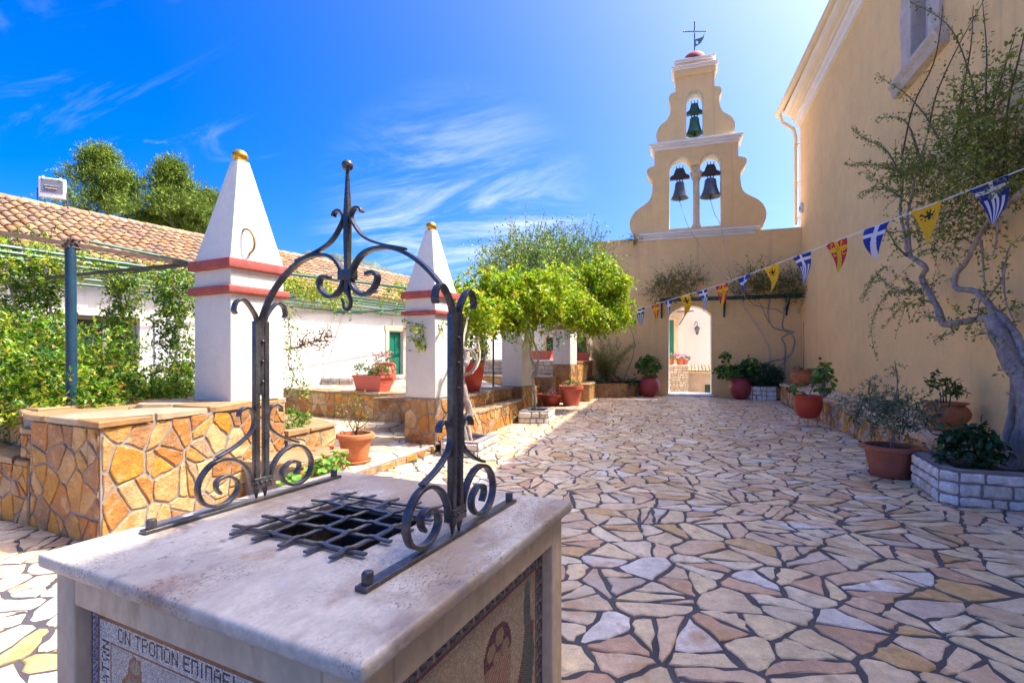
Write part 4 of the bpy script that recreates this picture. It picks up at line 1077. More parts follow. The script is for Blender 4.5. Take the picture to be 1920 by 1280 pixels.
# ================================================================== THE WELL
WL = Vector((-1.275, 1.73, 0)); WA = R(7.5)
well = thing('stone_well', 'square marble well head with mosaic panels in the foreground', 'well', WL, -WA)
X0, X1, Y0, Y1 = -.64, .745, -.735, .605
hx0, hx1, hy0, hy1 = -.205, .30, -.285, .165
mb = MB(); mb.plate([(X0, Y0), (X1, Y0), (X1, Y1), (X0, Y1)], [[(hx0, hy0), (hx1, hy0), (hx1, hy1), (hx0, hy1)]], ((0, 0, .95), (1, 0, 0), (0, 1, 0), (0, 0, 1)), .048)
part('slab', mb, 'slab', well, local=True, bev=.015)
bx0, bx1, by0, by1 = X0 + .037, X1 - .037, Y0 + .037, Y1 - .037
rc = .05
mb = MB()
for b in ((bx0 + rc, bx1 - rc, by0 + rc, hy0 - .03), (bx0 + rc, bx1 - rc, hy1 + .03, by1 - rc), (bx0 + rc, hx0 - .03, hy0 - .03, hy1 + .03), (hx1 + .03, bx1 - rc, hy0 - .03, hy1 + .03)): mb.box(*b, 0, .9005)
part('core', mb, 'limestone', well, local=True)
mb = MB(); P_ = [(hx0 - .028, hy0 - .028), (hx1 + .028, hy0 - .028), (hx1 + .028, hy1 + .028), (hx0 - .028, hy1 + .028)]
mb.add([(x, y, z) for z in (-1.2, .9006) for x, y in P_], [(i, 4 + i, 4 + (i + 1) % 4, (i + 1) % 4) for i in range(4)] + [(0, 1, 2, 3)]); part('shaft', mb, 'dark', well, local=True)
pw, rh, rb = .115, .105, .10
for x in (bx0, bx1 - pw):
    for y in (by0, by1 - pw): part('corner_post', MB().box(x, x + pw, y, y + pw, 0, .900), 'limestone', well, local=True, bev=.008)
for (x0_, x1_, y0_, y1_) in ((bx0 + pw + .001, bx1 - pw - .001, by0, by0 + rc - .001), (bx0 + pw + .001, bx1 - pw - .001, by1 - rc + .001, by1), (bx0, bx0 + rc - .001, by0 + pw + .001, by1 - pw - .001), (bx1 - rc + .001, bx1, by0 + pw + .001, by1 - pw - .001)):
    part('rail', MB().box(x0_, x1_, y0_, y1_, .900 - rh, .900), 'limestone', well, local=True, bev=.008)
    part('rail', MB().box(x0_, x1_, y0_, y1_, 0, rb), 'limestone', well, local=True, bev=.008)
# --- mosaics: every tessera is a little quad
FONT = {'O': '01110 10001 10001 10001 10001 10001 01110', 'N': '10001 11001 11001 10101 10011 10011 10001', 'T': '11111 00100 00100 00100 00100 00100 00100',
        'P': '11110 10001 10001 11110 10000 10000 10000', 'Q': '11111 10001 10001 10001 10001 10001 10001', 'E': '11111 10000 10000 11110 10000 10000 11111',
        'I': '010 010 010 010 010 010 010', 'W': '01110 10001 10001 10001 01010 01010 11011', 'H': '10001 10001 10001 11111 10001 10001 10001',
        'A': '00100 01010 01010 10001 11111 10001 10001', 'D': '00100 00100 01010 01010 10001 10001 11111', 'Y': '10001 10001 01010 00100 00100 00100 00100', ' ': '00 00 00 00 00 00 00',
        '0': '01110 10001 10001 11111 10001 10001 01110'}
def glyphs(text):
    cols = []
    for ch in text:
        rows = FONT[ch].split()
        for x in range(len(rows[0])): cols.append([int(r[x]) for r in rows])
        cols.append([0] * 7)
    return np.array(cols).T          # 7 x width
PALM = np.array([(.80, .74, .64), (.42, .14, .05), (.14, .03, .05), (.30, .40, .58), (.035, .032, .045), (.72, .63, .52), (.32, .15, .075), (.36, .29, .19), (.10, .055, .06), (.20, .20, .19), (.48, .36, .24), (.42, .28, .14), (.26, .05, .045), (.17, .20, .15), (.56, .42, .26)])
WHITE, BROWN, DRED, BLUE, BLACK, CREAM, TAN, OLIVE, PURP, GREY, BUFF, EGG, RED, GREEN, SAND = range(15)
def inside(poly, xx, yy):
    r = np.zeros(xx.shape, bool); n = len(poly)
    for i in range(n):
        (x0, y0), (x1, y1) = poly[i], poly[(i + 1) % n]
        if y0 == y1: continue
        c = ((y0 > yy) != (y1 > yy)) & (xx < (x1 - x0) * (yy - y0) / (y1 - y0) + x0); r ^= c
    return r
def near_line(pts, xx, yy, w):
    r = np.zeros(xx.shape, bool)
    for (x0, y0), (x1, y1) in zip(pts[:-1], pts[1:]):
        dx, dy = x1 - x0, y1 - y0; t = np.clip(((xx - x0) * dx + (yy - y0) * dy) / (dx * dx + dy * dy + 1e-9), 0, 1)
        r |= np.hypot(xx - x0 - t * dx, yy - y0 - t * dy) < w
    return r
def mosaic(name, A, o, u, v, n, cs, seed, field):
    """A[row from top, col] colour indices"""
    g = np.random.default_rng(seed); h, w = A.shape
    rr, cc_ = np.mgrid[0:h, 0:w]
    cx, cy = (cc_ + .5) * cs, -(rr + .5) * cs
    if field:                                   # courses of the field run in waves
        f = field(rr, cc_); cy = cy + f * cs * .35 * np.sin(cc_ * .16) ; cx = cx + f * cs * .3 * np.sin(rr * .13)
    cx = (cx + g.normal(size=A.shape) * cs * .05).ravel(); cy = (cy + g.normal(size=A.shape) * cs * .05).ravel()
    s = cs * .43
    o, u, v, n = (np.array(x, float) for x in (o, u, v, n))
    V = []
    for a, b in ((-s, -s), (s, -s), (s, s), (-s, s)):
        V.append(o + np.outer(cx + a, u) + np.outer(cy + b, v) + np.outer(g.normal(size=cx.shape) * .0004, n))
    V = np.stack(V, 1).reshape(-1, 3); N_ = len(cx)
    me = bpy.data.meshes.new(name); me.vertices.add(len(V)); me.vertices.foreach_set('co', V.astype(np.float32).ravel())
    me.loops.add(N_ * 4); me.loops.foreach_set('vertex_index', np.arange(N_ * 4).astype(np.int32)); me.polygons.add(N_)
    me.polygons.foreach_set('loop_start', (np.arange(N_) * 4).astype(np.int32)); me.polygons.foreach_set('loop_total', np.full(N_, 4, np.int32)); me.update(calc_edges=True)
    C = PALM[A.ravel()] * g.uniform(.8, 1.18, size=(N_, 1)); arr = np.ones((N_, 4, 4), np.float32); arr[:, :, :3] = C[:, None]
    at = me.color_attributes.new('Col', 'FLOAT_COLOR', 'CORNER'); at.data.foreach_set('color', arr.ravel()); me.materials.append(M['tess'])
    ob = bpy.data.objects.new(name, me); COL.objects.link(ob); ob['kind'] = 'stuff'; return ob
cs = .0062
mw, mh = bx1 - bx0 - 2 * pw, .900 - rh - rb
nx, ny = int(mw / cs), int(mh / cs)
A = np.full((ny, nx), CREAM); rr, cc_ = np.mgrid[0:ny, 0:nx]
e = np.minimum(np.minimum(cc_, nx - 1 - cc_), np.minimum(rr, ny - 1 - rr))
along_ = np.where(np.minimum(cc_, nx - 1 - cc_) < np.minimum(rr, ny - 1 - rr), rr, cc_)
A[e == 0] = DRED
bd = (e >= 1) & (e <= 5); z_ = (along_ % 6)
A[bd] = np.where(((e + np.abs(z_ - 3)) % 5)[bd] < 2, BLUE, np.where(((along_ + e) % 3)[bd] == 0, WHITE, TAN)[...])
A[e == 1] = np.where(along_[e == 1] % 4 < 2, BLUE, WHITE)
A[(e == 6) | (e == 7)] = BROWN
A[(e >= 8) & (e <= 17)] = WHITE
A[(e == 18)] = BROWN
tx = glyphs('ON TPOQON EQIQ0EI'); x_ = 25
L = tx.shape[1]; L = min(L, nx - x_ - 20); sub = A[9:16, x_:x_ + L]; sub[tx[:, :L] == 1] = BLACK
ty = glyphs('YDATWN'); tv = np.rot90(ty)                    # reads upwards on the left border
k = min(tv.shape[0], ny - 40); sub = A[17:17 + k, 10:17]; sub[tv[:k] == 1] = BLACK
fx, fy_ = 40, 21                                             # a robed figure
xx, yy = cc_ - fx + .5, rr - fy_ + .5
robe = [(-5, 9), (5, 9), (10, 16), (9, 30), (14, 62), (-16, 62), (-9, 30), (-10, 14)]
inn_ = e > 18
A[inside(robe, xx, yy) & inn_] = OLIVE
A[(np.hypot(xx, yy - 5) < 4.2) & inn_] = BUFF
A[inside([(4, 14), (12, 18), (12, 62), (7, 62)], xx, yy) & inn_] = PURP
for ln in ([(-5, 9), (-10, 14), (-9, 30), (-16, 62)], [(5, 9), (10, 16), (9, 30), (14, 62)], [(-5, 9), (0, 13), (5, 9)], [(0, 13), (2, 24), (-4, 40), (-6, 62)], [(9, 22), (2, 26), (-2, 22)], [(5, 30), (2, 46), (4, 62)], [(-7, 20), (-2, 30), (6, 32)], [(-4, 2), (-5, 7), (0, 9.5), (5, 7), (4, 1), (-1, 0), (-4, 2)]):
    A[near_line(ln, xx, yy, .85) & inn_] = BROWN
xx = cc_ - 92
A[inside([(-16, 2), (-6, 2), (-2, 30), (-8, 62), (-16, 62)], xx, yy) & inn_] = BLUE
A[inside([(-4, 1), (18, 1), (14, 14), (9, 24), (5, 24), (0, 12)], xx, yy) & inn_] = PURP
A[near_line([(7, 2), (6, 22)], xx, yy, .9) & inn_] = CREAM
A[inside([(3, 24), (10, 24), (14, 60), (-2, 60)], xx, yy) & inn_] = GREY
A[inside([(18, 8), (40, 14), (46, 40), (22, 50)], xx, yy) & inn_ & (np.sin(cc_ * .7) > .2)] = BLUE
Wm = well.matrix_basis
ob = mosaic('front_mosaic', A, (bx0 + pw + .003, by0 + rc - .004, .900 - rh - .001), (1, 0, 0), (0, 0, 1), (0, -1, 0), cs, 5, lambda r, c: (e > 19))
ob.parent = well; ob['label'] = 'white mosaic panel with a Greek inscription and a robed figure'
mw2 = by1 - by0 - 2 * pw; nx2 = int(mw2 / cs)
A = np.full((ny, nx2), SAND); rr, cc_ = np.mgrid[0:ny, 0:nx2]
e2 = np.minimum(np.minimum(cc_, nx2 - 1 - cc_), np.minimum(rr, ny - 1 - rr))
al = np.where(np.minimum(cc_, nx2 - 1 - cc_) < np.minimum(rr, ny - 1 - rr), rr, cc_)
A[e2 == 0] = RED
A[(e2 >= 1) & (e2 <= 10)] = GREY
ph = (al % 12).astype(float); ee = e2.astype(float)
scr = (np.abs(np.hypot(ph - 5, (ee - 5.5)) - 3.4) < .75) & ~((ph > 6) & (ee > 6)) | ((np.abs(ee - (2.5 + ph * .5)) < .8) & (ph > 6))
A[(e2 >= 1) & (e2 <= 10) & scr] = BLACK
A[(e2 >= 1) & (e2 <= 10) & ~scr & (ph < 2)] = BUFF
A[(e2 == 11) | (e2 == 12)] = RED
fld = e2 > 12
xx, yy = cc_ - nx2 * .60, rr - 62.
A[(((xx / 17) ** 2 + ((yy + 22) / 17) ** 2) < 1) & fld] = DRED
for dx, dy in ((-8, -26), (2, -31), (9, -22), (-1, -19), (-9, -14), (7, -12)):
    A[(np.hypot(xx - dx, yy - dy) < 5.2) & fld] = EGG
    A[(np.abs(np.hypot(xx - dx, yy - dy) - 5.6) < .6) & fld] = DRED
A[inside([(-17, -18), (17, -18), (13, 16), (-13, 16)], xx, yy) & fld] = np.where((cc_ + rr) % 4 < 2, BUFF, BROWN)[inside([(-17, -18), (17, -18), (13, 16), (-13, 16)], xx, yy) & fld]
xx = cc_ - nx2 * .84
body = inside([(-3, -44), (3, -44), (5, -34), (6, -18), (12, 0), (8, 22), (-6, 24), (-10, 4), (-4, -16), (-5, -34)], xx, yy)
A[body & fld] = np.where((cc_ + rr) % 3 == 0, BLACK, GREEN)[body & fld]
A[(np.hypot(xx, yy + 43) < 4.5) & fld] = GREEN
A[inside([(6, -20), (11, -18), (10, -8), (7, -8)], xx, yy) & fld] = RED
A[inside([(-14, 10), (-9, 0), (-8, 16), (-16, 26)], xx, yy) & fld] = RED
xx = cc_ - nx2 * .25
for k in range(5):
    A[(np.hypot(xx - (k % 3 - 1) * 9, yy - (k // 3) * 12 + 18) < 5) & fld] = (RED, GREEN, EGG)[k % 3]
ob = mosaic('side_mosaic', A, (bx1 - rc + .004, by0 + pw + .003, .900 - rh - .001), (0, 1, 0), (0, 0, 1), (1, 0, 0), cs, 6, lambda r, c: (e2 > 13))
ob.parent = well; ob['label'] = 'tan mosaic panel with a bowl of round loaves and a green bird'
part('grout_bed', MB().box(bx0 + pw, bx1 - pw, by0 + rc - .003, by0 + rc, rb, .900 - rh), 'mortar', well, local=True)
part('grout_bed', MB().box(bx1 - rc, bx1 - rc + .003, by0 + pw, by1 - pw, rb, .900 - rh), 'mortar', well, local=True)

# --- iron grate
gr = thing('well_grate', 'black woven iron grate over the mouth of the well', 'grate', WL + Vector((0, 0, .952)), -WA)
gy = [-.30, -.176, -.055, .07, .185]; gx = [-.19, -.075, .055, .175, .285]
for i, y in enumerate(gy):
    pts = [(-.27, y, .010)]
    for j, x in enumerate(gx):
        s = .005 if (i + j) % 2 else -.002
        pts += [(x - .03, y, .010), (x - .012, y, .010 + s), (x + .012, y, .010 + s), (x + .03, y, .010)]
    pts.append((.365, y, .010))
    mb = MB(); mb.ribbon([(a, b, c + .002) for a, b, c in pts], (0, 1, 0), .020, .008); part('bar', mb, 'iron', gr, local=True, bev=.0015)
for j, x in enumerate(gx):
    pts = [(x, -.37, .010)]
    for i, y in enumerate(gy):
        s = -.002 if (i + j) % 2 else .006
        pts += [(x, y - .03, .010), (x, y - .012, .010 + s), (x, y + .012, .010 + s), (x, y + .03, .010)]
    pts.append((x, .25, .010))
    mb = MB(); mb.ribbon([(a, b, c + .002) for a, b, c in pts], (1, 0, 0), .020, .008); part('bar', mb, 'iron', gr, local=True, bev=.0015)

# --- wrought iron arch
ar = thing('well_arch', 'black wrought iron arch with scrolls and a ball finial standing on the well', 'iron arch', WL + Vector((0, 0, .95)), -WA)
def lz(pts): return [(a, b, c - .95) for a, b, c in pts]
CS = [(.045, 1.03), (.058, 1.085), (.10, 1.138), (.16, 1.165), (.22, 1.158), (.268, 1.115), (.285, 1.06), (.262, 1.005), (.210, .980), (.155, .986), (.115, 1.02), (.115, 1.062), (.160, 1.092), (.203, 1.082), (.208, 1.052), (.19, 1.026)]
BRC = [(.108, 1.335), (.102, 1.358), (.078, 1.37), (.048, 1.358), (.034, 1.312), (.05, 1.262), (.12, 1.212), (.205, 1.178)]
FLR = [(.016, 1.60), (.018, 1.74), (.045, 1.80), (.085, 1.838), (.118, 1.826), (.130, 1.79), (.121, 1.775)]
ARC = [(.505, 1.66), (.507, 1.745), (.472, 1.822), (.412, 1.897), (.325, 1.966), (.23, 2.008), (.145, 2.015), (.078, 1.997), (.034, 1.95), (.020, 1.90), (.045, 1.856), (.088, 1.836), (.135, 1.860), (.155, 1.90), (.135, 1.923), (.097, 1.918)]
UPC = [(.29, 2.001), (.165, 2.032), (.088, 2.066), (.038, 2.12), (.020, 2.158), (.040, 2.186), (.068, 2.182), (.076, 2.165)]
for sx in (-1, 1):
    X = sx * .512
    base = part('base_bar', MB().box(X - .021, X + .021, -.485, .47, .001, .015), 'iron', ar, local=True, bev=.003)
    for y in (-.455, .435):
        mb = MB(); mb.lathe([(.018, .015), (.018, .044), (.014, .049)], 6, (X, y, 0), cap=True); part('bolt', mb, 'iron', base, local=True, bev=.002)
    for sy in (-1, 1):
        up_ = part('upright', MB().box(X - .013, X + .013, sy * .024 - .012, sy * .024 + .012, .06, .80), 'iron', ar, local=True, bev=.003)
        mb = MB(); mb.ribbon(smooth_path(lz([(X, sy * y, z) for y, z in FLR]), 6), (1, 0, 0), .027, .011); part('leaf_curl', mb, 'iron', ar, local=True, bev=.002)
        sp = smooth_path(lz([(X, sy * y, z) for y, z in CS]), 6); n_ = len(sp)
        mb = MB(); mb.ribbon(sp, (1, 0, 0), .028, [.013 - .005 * max(0, i / n_ - .5) for i in range(n_)]); part('foot_scroll', mb, 'iron', ar, local=True, bev=.002)
        mb = MB(); mb.ribbon(smooth_path(lz([(X, sy * y, z) for y, z in BRC]), 6), (1, 0, 0), .026, .0095); part('brace', mb, 'iron', ar, local=True, bev=.002)
        mb = MB(); mb.lathe([(.0015, -.03 + .035), (.016, .05), (.017, .062)], 4, (X, sy * .022, 0)); part('spike', mb, 'iron', ar, local=True)
    part('filler_bar', MB().box(X - .010, X + .010, -.0118, .0118, .47, .80), 'iron', ar, local=True, bev=.003)
    col_ = part('collar', MB().box(X - .020, X + .020, -.046, .046, .058, .106), 'iron', ar, local=True, bev=.003)
    mb = MB()
    for y in (-.035, -.012, .012, .035):
        for f in (-.021, .021): mb.ball((X + f, y, .085), .006, 8, 5)
    for x in (-.012, .012): mb.ball((X + x, -.047, .085), .006, 8, 5)
    part('rivet_row', mb, 'iron', col_, local=True, smooth=True)
    mb = MB()
    for z in (.53, .62, .71): mb.ball((X - .014, 0, z), .007, 8, 5); mb.ball((X + .014, 0, z), .007, 8, 5)
    part('rivet_row', mb, 'iron', ar, local=True, smooth=True)
    ap = smooth_path(lz([(sx * x, 0, z) for x, z in ARC]), 6)
    mb = MB(); mb.ribbon(ap, (0, 1, 0), .028, .0145); part('arch_bar', mb, 'iron', ar, local=True, bev=.002)
    mb = MB(); up_ = smooth_path(lz([(sx * x, 0, z) for x, z in UPC]), 6); mb.ribbon(up_, (0, 1, 0), .024, .0095); part('top_scroll', mb, 'iron', ar, local=True, bev=.002)
part('centre_collar', MB().box(-.037, .037, -.020, .020, .950, .993), 'iron', ar, local=True, bev=.004)
mb = MB(); mb.tube([(0, 0, .90), (0, 0, 1.0), (0, 0, 1.13), (0, 0, 1.22), (0, 0, 1.395)], [.014, .014, .0165, .0165, .0065], 4); part('finial_spike', mb, 'iron', ar, local=True)
mb = MB(); mb.ball((0, 0, 1.413), .023, 20, 12); part('finial_ball', mb, 'iron', ar, local=True, smooth=True)
mb = MB(); hk_ = smooth_path([(0, 0, .95), (.004, 0, .90), (.016, 0, .87), (.014, 0, .845), (-.002, 0, .832), (-.018, 0, .842), (-.023, 0, .862), (-.030, 0, .878)], 5); mb.tube(hk_, [.011 - .006 * i / len(hk_) for i in range(len(hk_))], 8); part('hook', mb, 'iron', ar, local=True, smooth=True)
# ================================================================== POTS AND PLANTS
VINE = [((.40, .52, .018), 6), ((.26, .44, .016), 5), ((.54, .54, .03), 3), ((.10, .24, .015), 3), ((.42, .24, .03), .6)]
HEDGE = [((.25, .40, .018), 5), ((.13, .28, .018), 5), ((.42, .45, .03), 3), ((.045, .14, .016), 5), ((.40, .22, .04), .8)]
DKVINE = [((.10, .21, .02), 5), ((.06, .14, .018), 4), ((.20, .30, .025), 3)]
OLIVE_L = [((.14, .21, .12), 4), ((.20, .27, .15), 3), ((.08, .13, .08), 3), ((.34, .37, .22), 2)]
GERAN = [((.08, .21, .03), 5), ((.12, .29, .03), 4), ((.05, .13, .025), 3)]
BLUEGR = [((.06, .13, .07), 5), ((.09, .17, .09), 4), ((.04, .09, .05), 3)]
CREEP = [((.20, .22, .05), 4), ((.14, .17, .04), 4), ((.28, .24, .07), 2), ((.22, .13, .05), 2)]
TREEL = [((.24, .31, .05), 5), ((.13, .20, .035), 4), ((.24, .30, .05), 3), ((.30, .32, .06), 1), ((.26, .17, .06), 1)]
PINE = [((.19, .28, .03), 5), ((.10, .17, .025), 4), ((.29, .37, .045), 3)]

def pot(name, label, loc, prof, material, soil_r, soil_z, saucer=None, rib=None, twist=0., n=32, group=None, cat='potted plant', part_name='pot'):
    t = thing(name, label, cat, loc, group=group)
    m = MB(); m.lathe([(.01, .004)] + list(prof), n, rib=rib, twist=twist); part(part_name, m, material, t, smooth=True, local=True, sharp=50)
    m = MB(); m.lathe([(soil_r, soil_z - .02), (soil_r, soil_z), (soil_r * .6, soil_z + .012), (.01, soil_z + .02)], 16); part('soil', m, 'soil', t, local=True)
    if saucer:
        m = MB(); m.lathe([(.01, .002), (saucer, .002), (saucer + .03, .035), (saucer + .022, .04), (saucer - .01, .012), (.01, .012)], n); part('saucer', m, material, t, smooth=True, local=True)
    return t
def shift(t, pts): return [tuple(Vector(p) + t.location) for p in pts]
def bush(t, blobs, m, k, length, size, pal, seed, material='leaf', aspect=.55, fine=False, stem=.004, grav=0., up=.5, surf=.5, stem_mat='twig', nstem=60, out=.7, spread=.9):
    bl = [(tuple(Vector(c) + t.location), r, w) for c, r, w in blobs]
    P, D, ti, lines = twigs(bl, m, k, length, seed, out, grav, surf, spread)
    leaf_mesh('foliage', P, D, size, t, pal, seed, material, aspect, up, fine, twig_of=ti)
    if stem: stems('twig_field', lines[:nstem], stem, t, stem_mat)['kind'] = 'stuff'
def flowers(t, pts, r, cols, seed, n=14, name='flower'):
    rn = random.Random(seed)
    for p in pts:
        m = MB(); c = cols[rn.randrange(len(cols))]
        for _ in range(n):
            d = Vector((rn.gauss(0, 1), rn.gauss(0, 1), rn.gauss(.4, .8))).normalized(); o = Vector(p) + d * r * rn.uniform(.4, 1)
            a = d.orthogonal().normalized() * r * .55; b = d.cross(a)
            f = rn.uniform(.75, 1.2)
            m.add([o - a, o + b * .8, o + a, o - b * .8], [(0, 1, 2, 3)], tuple(min(.9, x * f) for x in c))
        part(name, m, 'petal', t, local=True)
def stalks(t, lst, r, material='twig', name='stem'):
    for pts in lst:
        m = MB(); m.tube(smooth_path(pts, 4), [r * (1 - .5 * i / (len(pts) * 4 - 3)) for i in range((len(pts) - 1) * 4 + 1)], 6); part(name, m, material, t, local=True, smooth=True)
def round_leaves(t, centre, radii, n, size, seed, pal=GERAN):
    """geranium: scalloped round leaves on stalks"""
    g = random.Random(seed); m = MB(); st = MB()
    for _ in range(n):
        d = Vector((g.gauss(0, 1), g.gauss(0, 1), g.gauss(.35, .8))).normalized()
        k = g.random() ** .35
        p = Vector(centre) + Vector((d.x * radii[0], d.y * radii[1], d.z * radii[2])) * k
        nn = (d * .6 + Vector((g.gauss(0, .4), g.gauss(0, .4), .7))).normalized(); a = nn.orthogonal().normalized(); b = nn.cross(a)
        s = size * g.uniform(.6, 1.2) / 2; V = [p - nn * s * .25]
        for j in range(8):
            an = 2 * PI * j / 8 + g.uniform(-.1, .1); rr = s * g.uniform(.88, 1.08)
            V.append(p + a * (rr * math.cos(an)) + b * (rr * math.sin(an)) + nn * g.uniform(-.1, .16) * s)
        m.add(V, [(0, 1 + j, 1 + (j + 1) % 8) for j in range(8)], pick(pal, g, .2))
        if _ % 4 == 0: st.tube([Vector(centre) + Vector((d.x * radii[0] * .15, d.y * radii[1] * .15, -radii[2])), p], .006, 4)
    part('foliage', m, 'leafm', t, local=True, kind='stuff')
    part('stem', st, 'greenpaint' if False else 'bark', t, local=True)

RIM = lambda r0, r1, h, rim=.03, t=.018: [(r0, .004), (r0 + (r1 - r0) * .5, h * .5), (r1 - .01, h - .075), (r1 + rim * .3, h - .07), (r1 + rim, h - .06), (r1 + rim, h - .01), (r1 + rim * .7, h), (r1 - t, h), (r1 - t * 1.5, h - .08), (r0, h * .35)]
# terracotta pot on the landing
t = pot('potted_sapling', 'orange terracotta pot with a thin yellow leaved sapling on the landing', (-4.23, 5.91, .131), RIM(.165, .225, .40, .03), 'terra', .2, .34, saucer=.19)
stalks(t, [[(.0, .0, .34), (.02, .0, .5), (-.02, .02, .68), (-.06, .0, .86)], [(.02, .0, .36), (.07, -.02, .55), (.12, .0, .74)], [(0, .02, .36), (-.08, .0, .5), (-.17, .02, .66), (-.2, 0, .8)], [(0, 0, .42), (.1, .04, .5), (.19, .05, .58)]], .008)
bush(t, [((-.02, 0, .66), (.22, .2, .24), 1)], 46, 6, .13, .034, [((.34, .28, .04), 3), ((.24, .26, .03), 3), ((.15, .19, .03), 2)], 301, stem=.002, surf=.2, nstem=46)
# red urn on the upper step
t = pot('potted_shrub', 'tall glossy red pot on the upper step with a dark green shrub', (-4.40, 10.42, .80), [(.16, .004), (.20, .12), (.245, .32), (.262, .48), (.262, .60), (.275, .62), (.275, .65), (.245, .65), (.235, .55)], 'redpot', .24, .58)
bush(t, [((-.02, 0, .86), (.30, .26, .22), 1)], 110, 7, .16, .06, BLUEGR + [((.06, .13, .03), 4)], 302, stem=.004, nstem=40)
# bowl and big red pot by the vine planter
t = pot('potted_flowers', 'wide dark red bowl with a purple flower beside the white stone planter', (-3.88, 15.5, .001), [(.26, .004), (.32, .16), (.39, .28), (.40, .29), (.44, .30), (.44, .37), (.41, .375), (.38, .36), (.36, .26)], mat('dark_red_bowl', (.27, .035, .022), .4, var=((4, .9, 1.1),), obj=True), .37, .31)
bush(t, [((0, 0, .34), (.26, .26, .06), 1)], 40, 6, .08, .05, BLUEGR, 303, stem=0)
flowers(t, [(.06, -.1, .42), (-.04, -.12, .43), (.12, -.02, .42)], .05, [(.20, .015, .13)], 3)
t = pot('potted_flowers', 'large orange red pot with yellow and pink flowers by the farthest pillar', (-3.27, 15.72, .001), [(.24, .004), (.29, .25), (.345, .50), (.35, .52), (.385, .53), (.385, .63), (.36, .635), (.335, .62), (.31, .5)], 'coral', .32, .57)
bush(t, [((0, 0, .64), (.22, .2, .10), 1)], 50, 6, .1, .055, [((.10, .20, .03), 3), ((.20, .28, .04), 2)], 304, stem=0)
flowers(t, [(.05, -.12, .78), (-.08, -.1, .76), (.12, .0, .75), (-.16, -.05, .72)], .055, [(.55, .50, .05), (.50, .12, .30), (.6, .5, .55)], 4)
# glazed jars beside the gate
JAR = [(.17, .004), (.24, .08), (.34, .24), (.385, .40), (.375, .53), (.32, .64), (.27, .69), (.265, .71), (.305, .735), (.305, .755), (.26, .755), (.235, .70)]
for lab, loc, sd_, lean in (('big maroon jar of red geraniums to the left of the gateway', (-1.12, 19.95, .001), 1, 0.), ('big maroon jar of geraniums to the right of the gateway, leaves spilling left', (2.05, 19.9, .001), 2, -.3)):
    t = pot('potted_geranium', lab, loc, JAR, 'maroon', .24, .70, group=None)
    if sd_ == 1:
        round_leaves(t, (-.02, 0, 1.14), (.52, .42, .44), 230, .16, 11); flowers(t, [(-.5, -.2, 1.1), (-.35, -.35, 1.4), (.12, -.4, 1.25), (-.1, -.42, 1.0), (.3, -.3, 1.35), (-.55, -.1, .85)], .055, [(.42, .03, .05), (.5, .06, .1)], 5)
    else:
        round_leaves(t, (-.28, 0, .98), (.66, .42, .30), 190, .17, 12); round_leaves(t, (.30, -.02, 1.12), (.36, .36, .40), 130, .16, 13)
        flowers(t, [(.22, -.3, 1.58), (-.6, -.3, 1.2), (.5, -.25, 1.3)], .05, [(.48, .04, .10)], 6)
        stalks(t, [[(-.1, 0, .7), (-.3, -.05, 1.1), (-.45, -.05, 1.45)]], .02); round_leaves(t, (-.5, -.05, 1.5), (.22, .2, .2), 40, .15, 14)
# red pot on an iron stand
t = pot('potted_geranium', 'red pot on a thin iron stand with a tall leaning geranium by the bench', (2.72, 12.9, .19), [(.15, .004), (.22, .05), (.275, .20), (.29, .34), (.285, .46), (.30, .48), (.30, .50), (.265, .50), (.25, .42)], 'redpot', .25, .44)
m = MB()
for k in range(3):
    a = 2 * PI * k / 3 + .3; c, s = math.cos(a), math.sin(a)
    m.tube(smooth_path([(c * .17, s * .17, .0), (c * .22, s * .22, -.08), (c * .20, s * .20, -.15), (c * .25, s * .25, -.186), (c * .28, s * .28, -.17)], 4), .008, 6)
m.tube([(.17 * math.cos(2 * PI * k / 20), .17 * math.sin(2 * PI * k / 20), -.006) for k in range(21)], .008, 6)
part('iron_stand', m, 'redpaint', t, local=True)
round_leaves(t, (.30, .0, .86), (.24, .2, .40), 90, .13, 15, [((.09, .22, .03), 3), ((.14, .28, .03), 3)]); round_leaves(t, (-.25, 0, .62), (.2, .16, .16), 24, .12, 16, [((.09, .22, .03), 3), ((.14, .28, .03), 3)])
stalks(t, [[(0, 0, .44), (.1, .0, .7), (.25, .0, .9), (.34, .0, 1.1), (.33, 0, 1.28)], [(0, 0, .44), (-.12, 0, .55), (-.25, .0, .62)]], .014, 'bark')
flowers(t, [(.22, -.03, 1.32), (.05, -.05, .86), (-.42, 0, .64)], .045, [(.5, .02, .10)], 7)
# ribbed terracotta pot at the far end of the bench
t = pot('terracotta_pot', 'ribbed terracotta pot with a thin stake at the far end of the bench', (3.62, 18.0, .645), [(.18, .004), (.27, .10), (.325, .24), (.30, .36), (.27, .40), (.30, .44), (.33, .46), (.33, .48), (.28, .48), (.26, .42)], 'terra', .27, .45, rib=lambda a, z: 1 + .03 * math.cos(a * 16) * (1 if .05 < z < .38 else 0), n=96)
bush(t, [((0, 0, .48), (.24, .24, .06), 1)], 40, 5, .08, .05, BLUEGR, 305, stem=0)
stalks(t, [[(.05, 0, .45), (.055, 0, 1.2), (.05, 0, 2.0)]], .010, 'redpaint', 'stake')
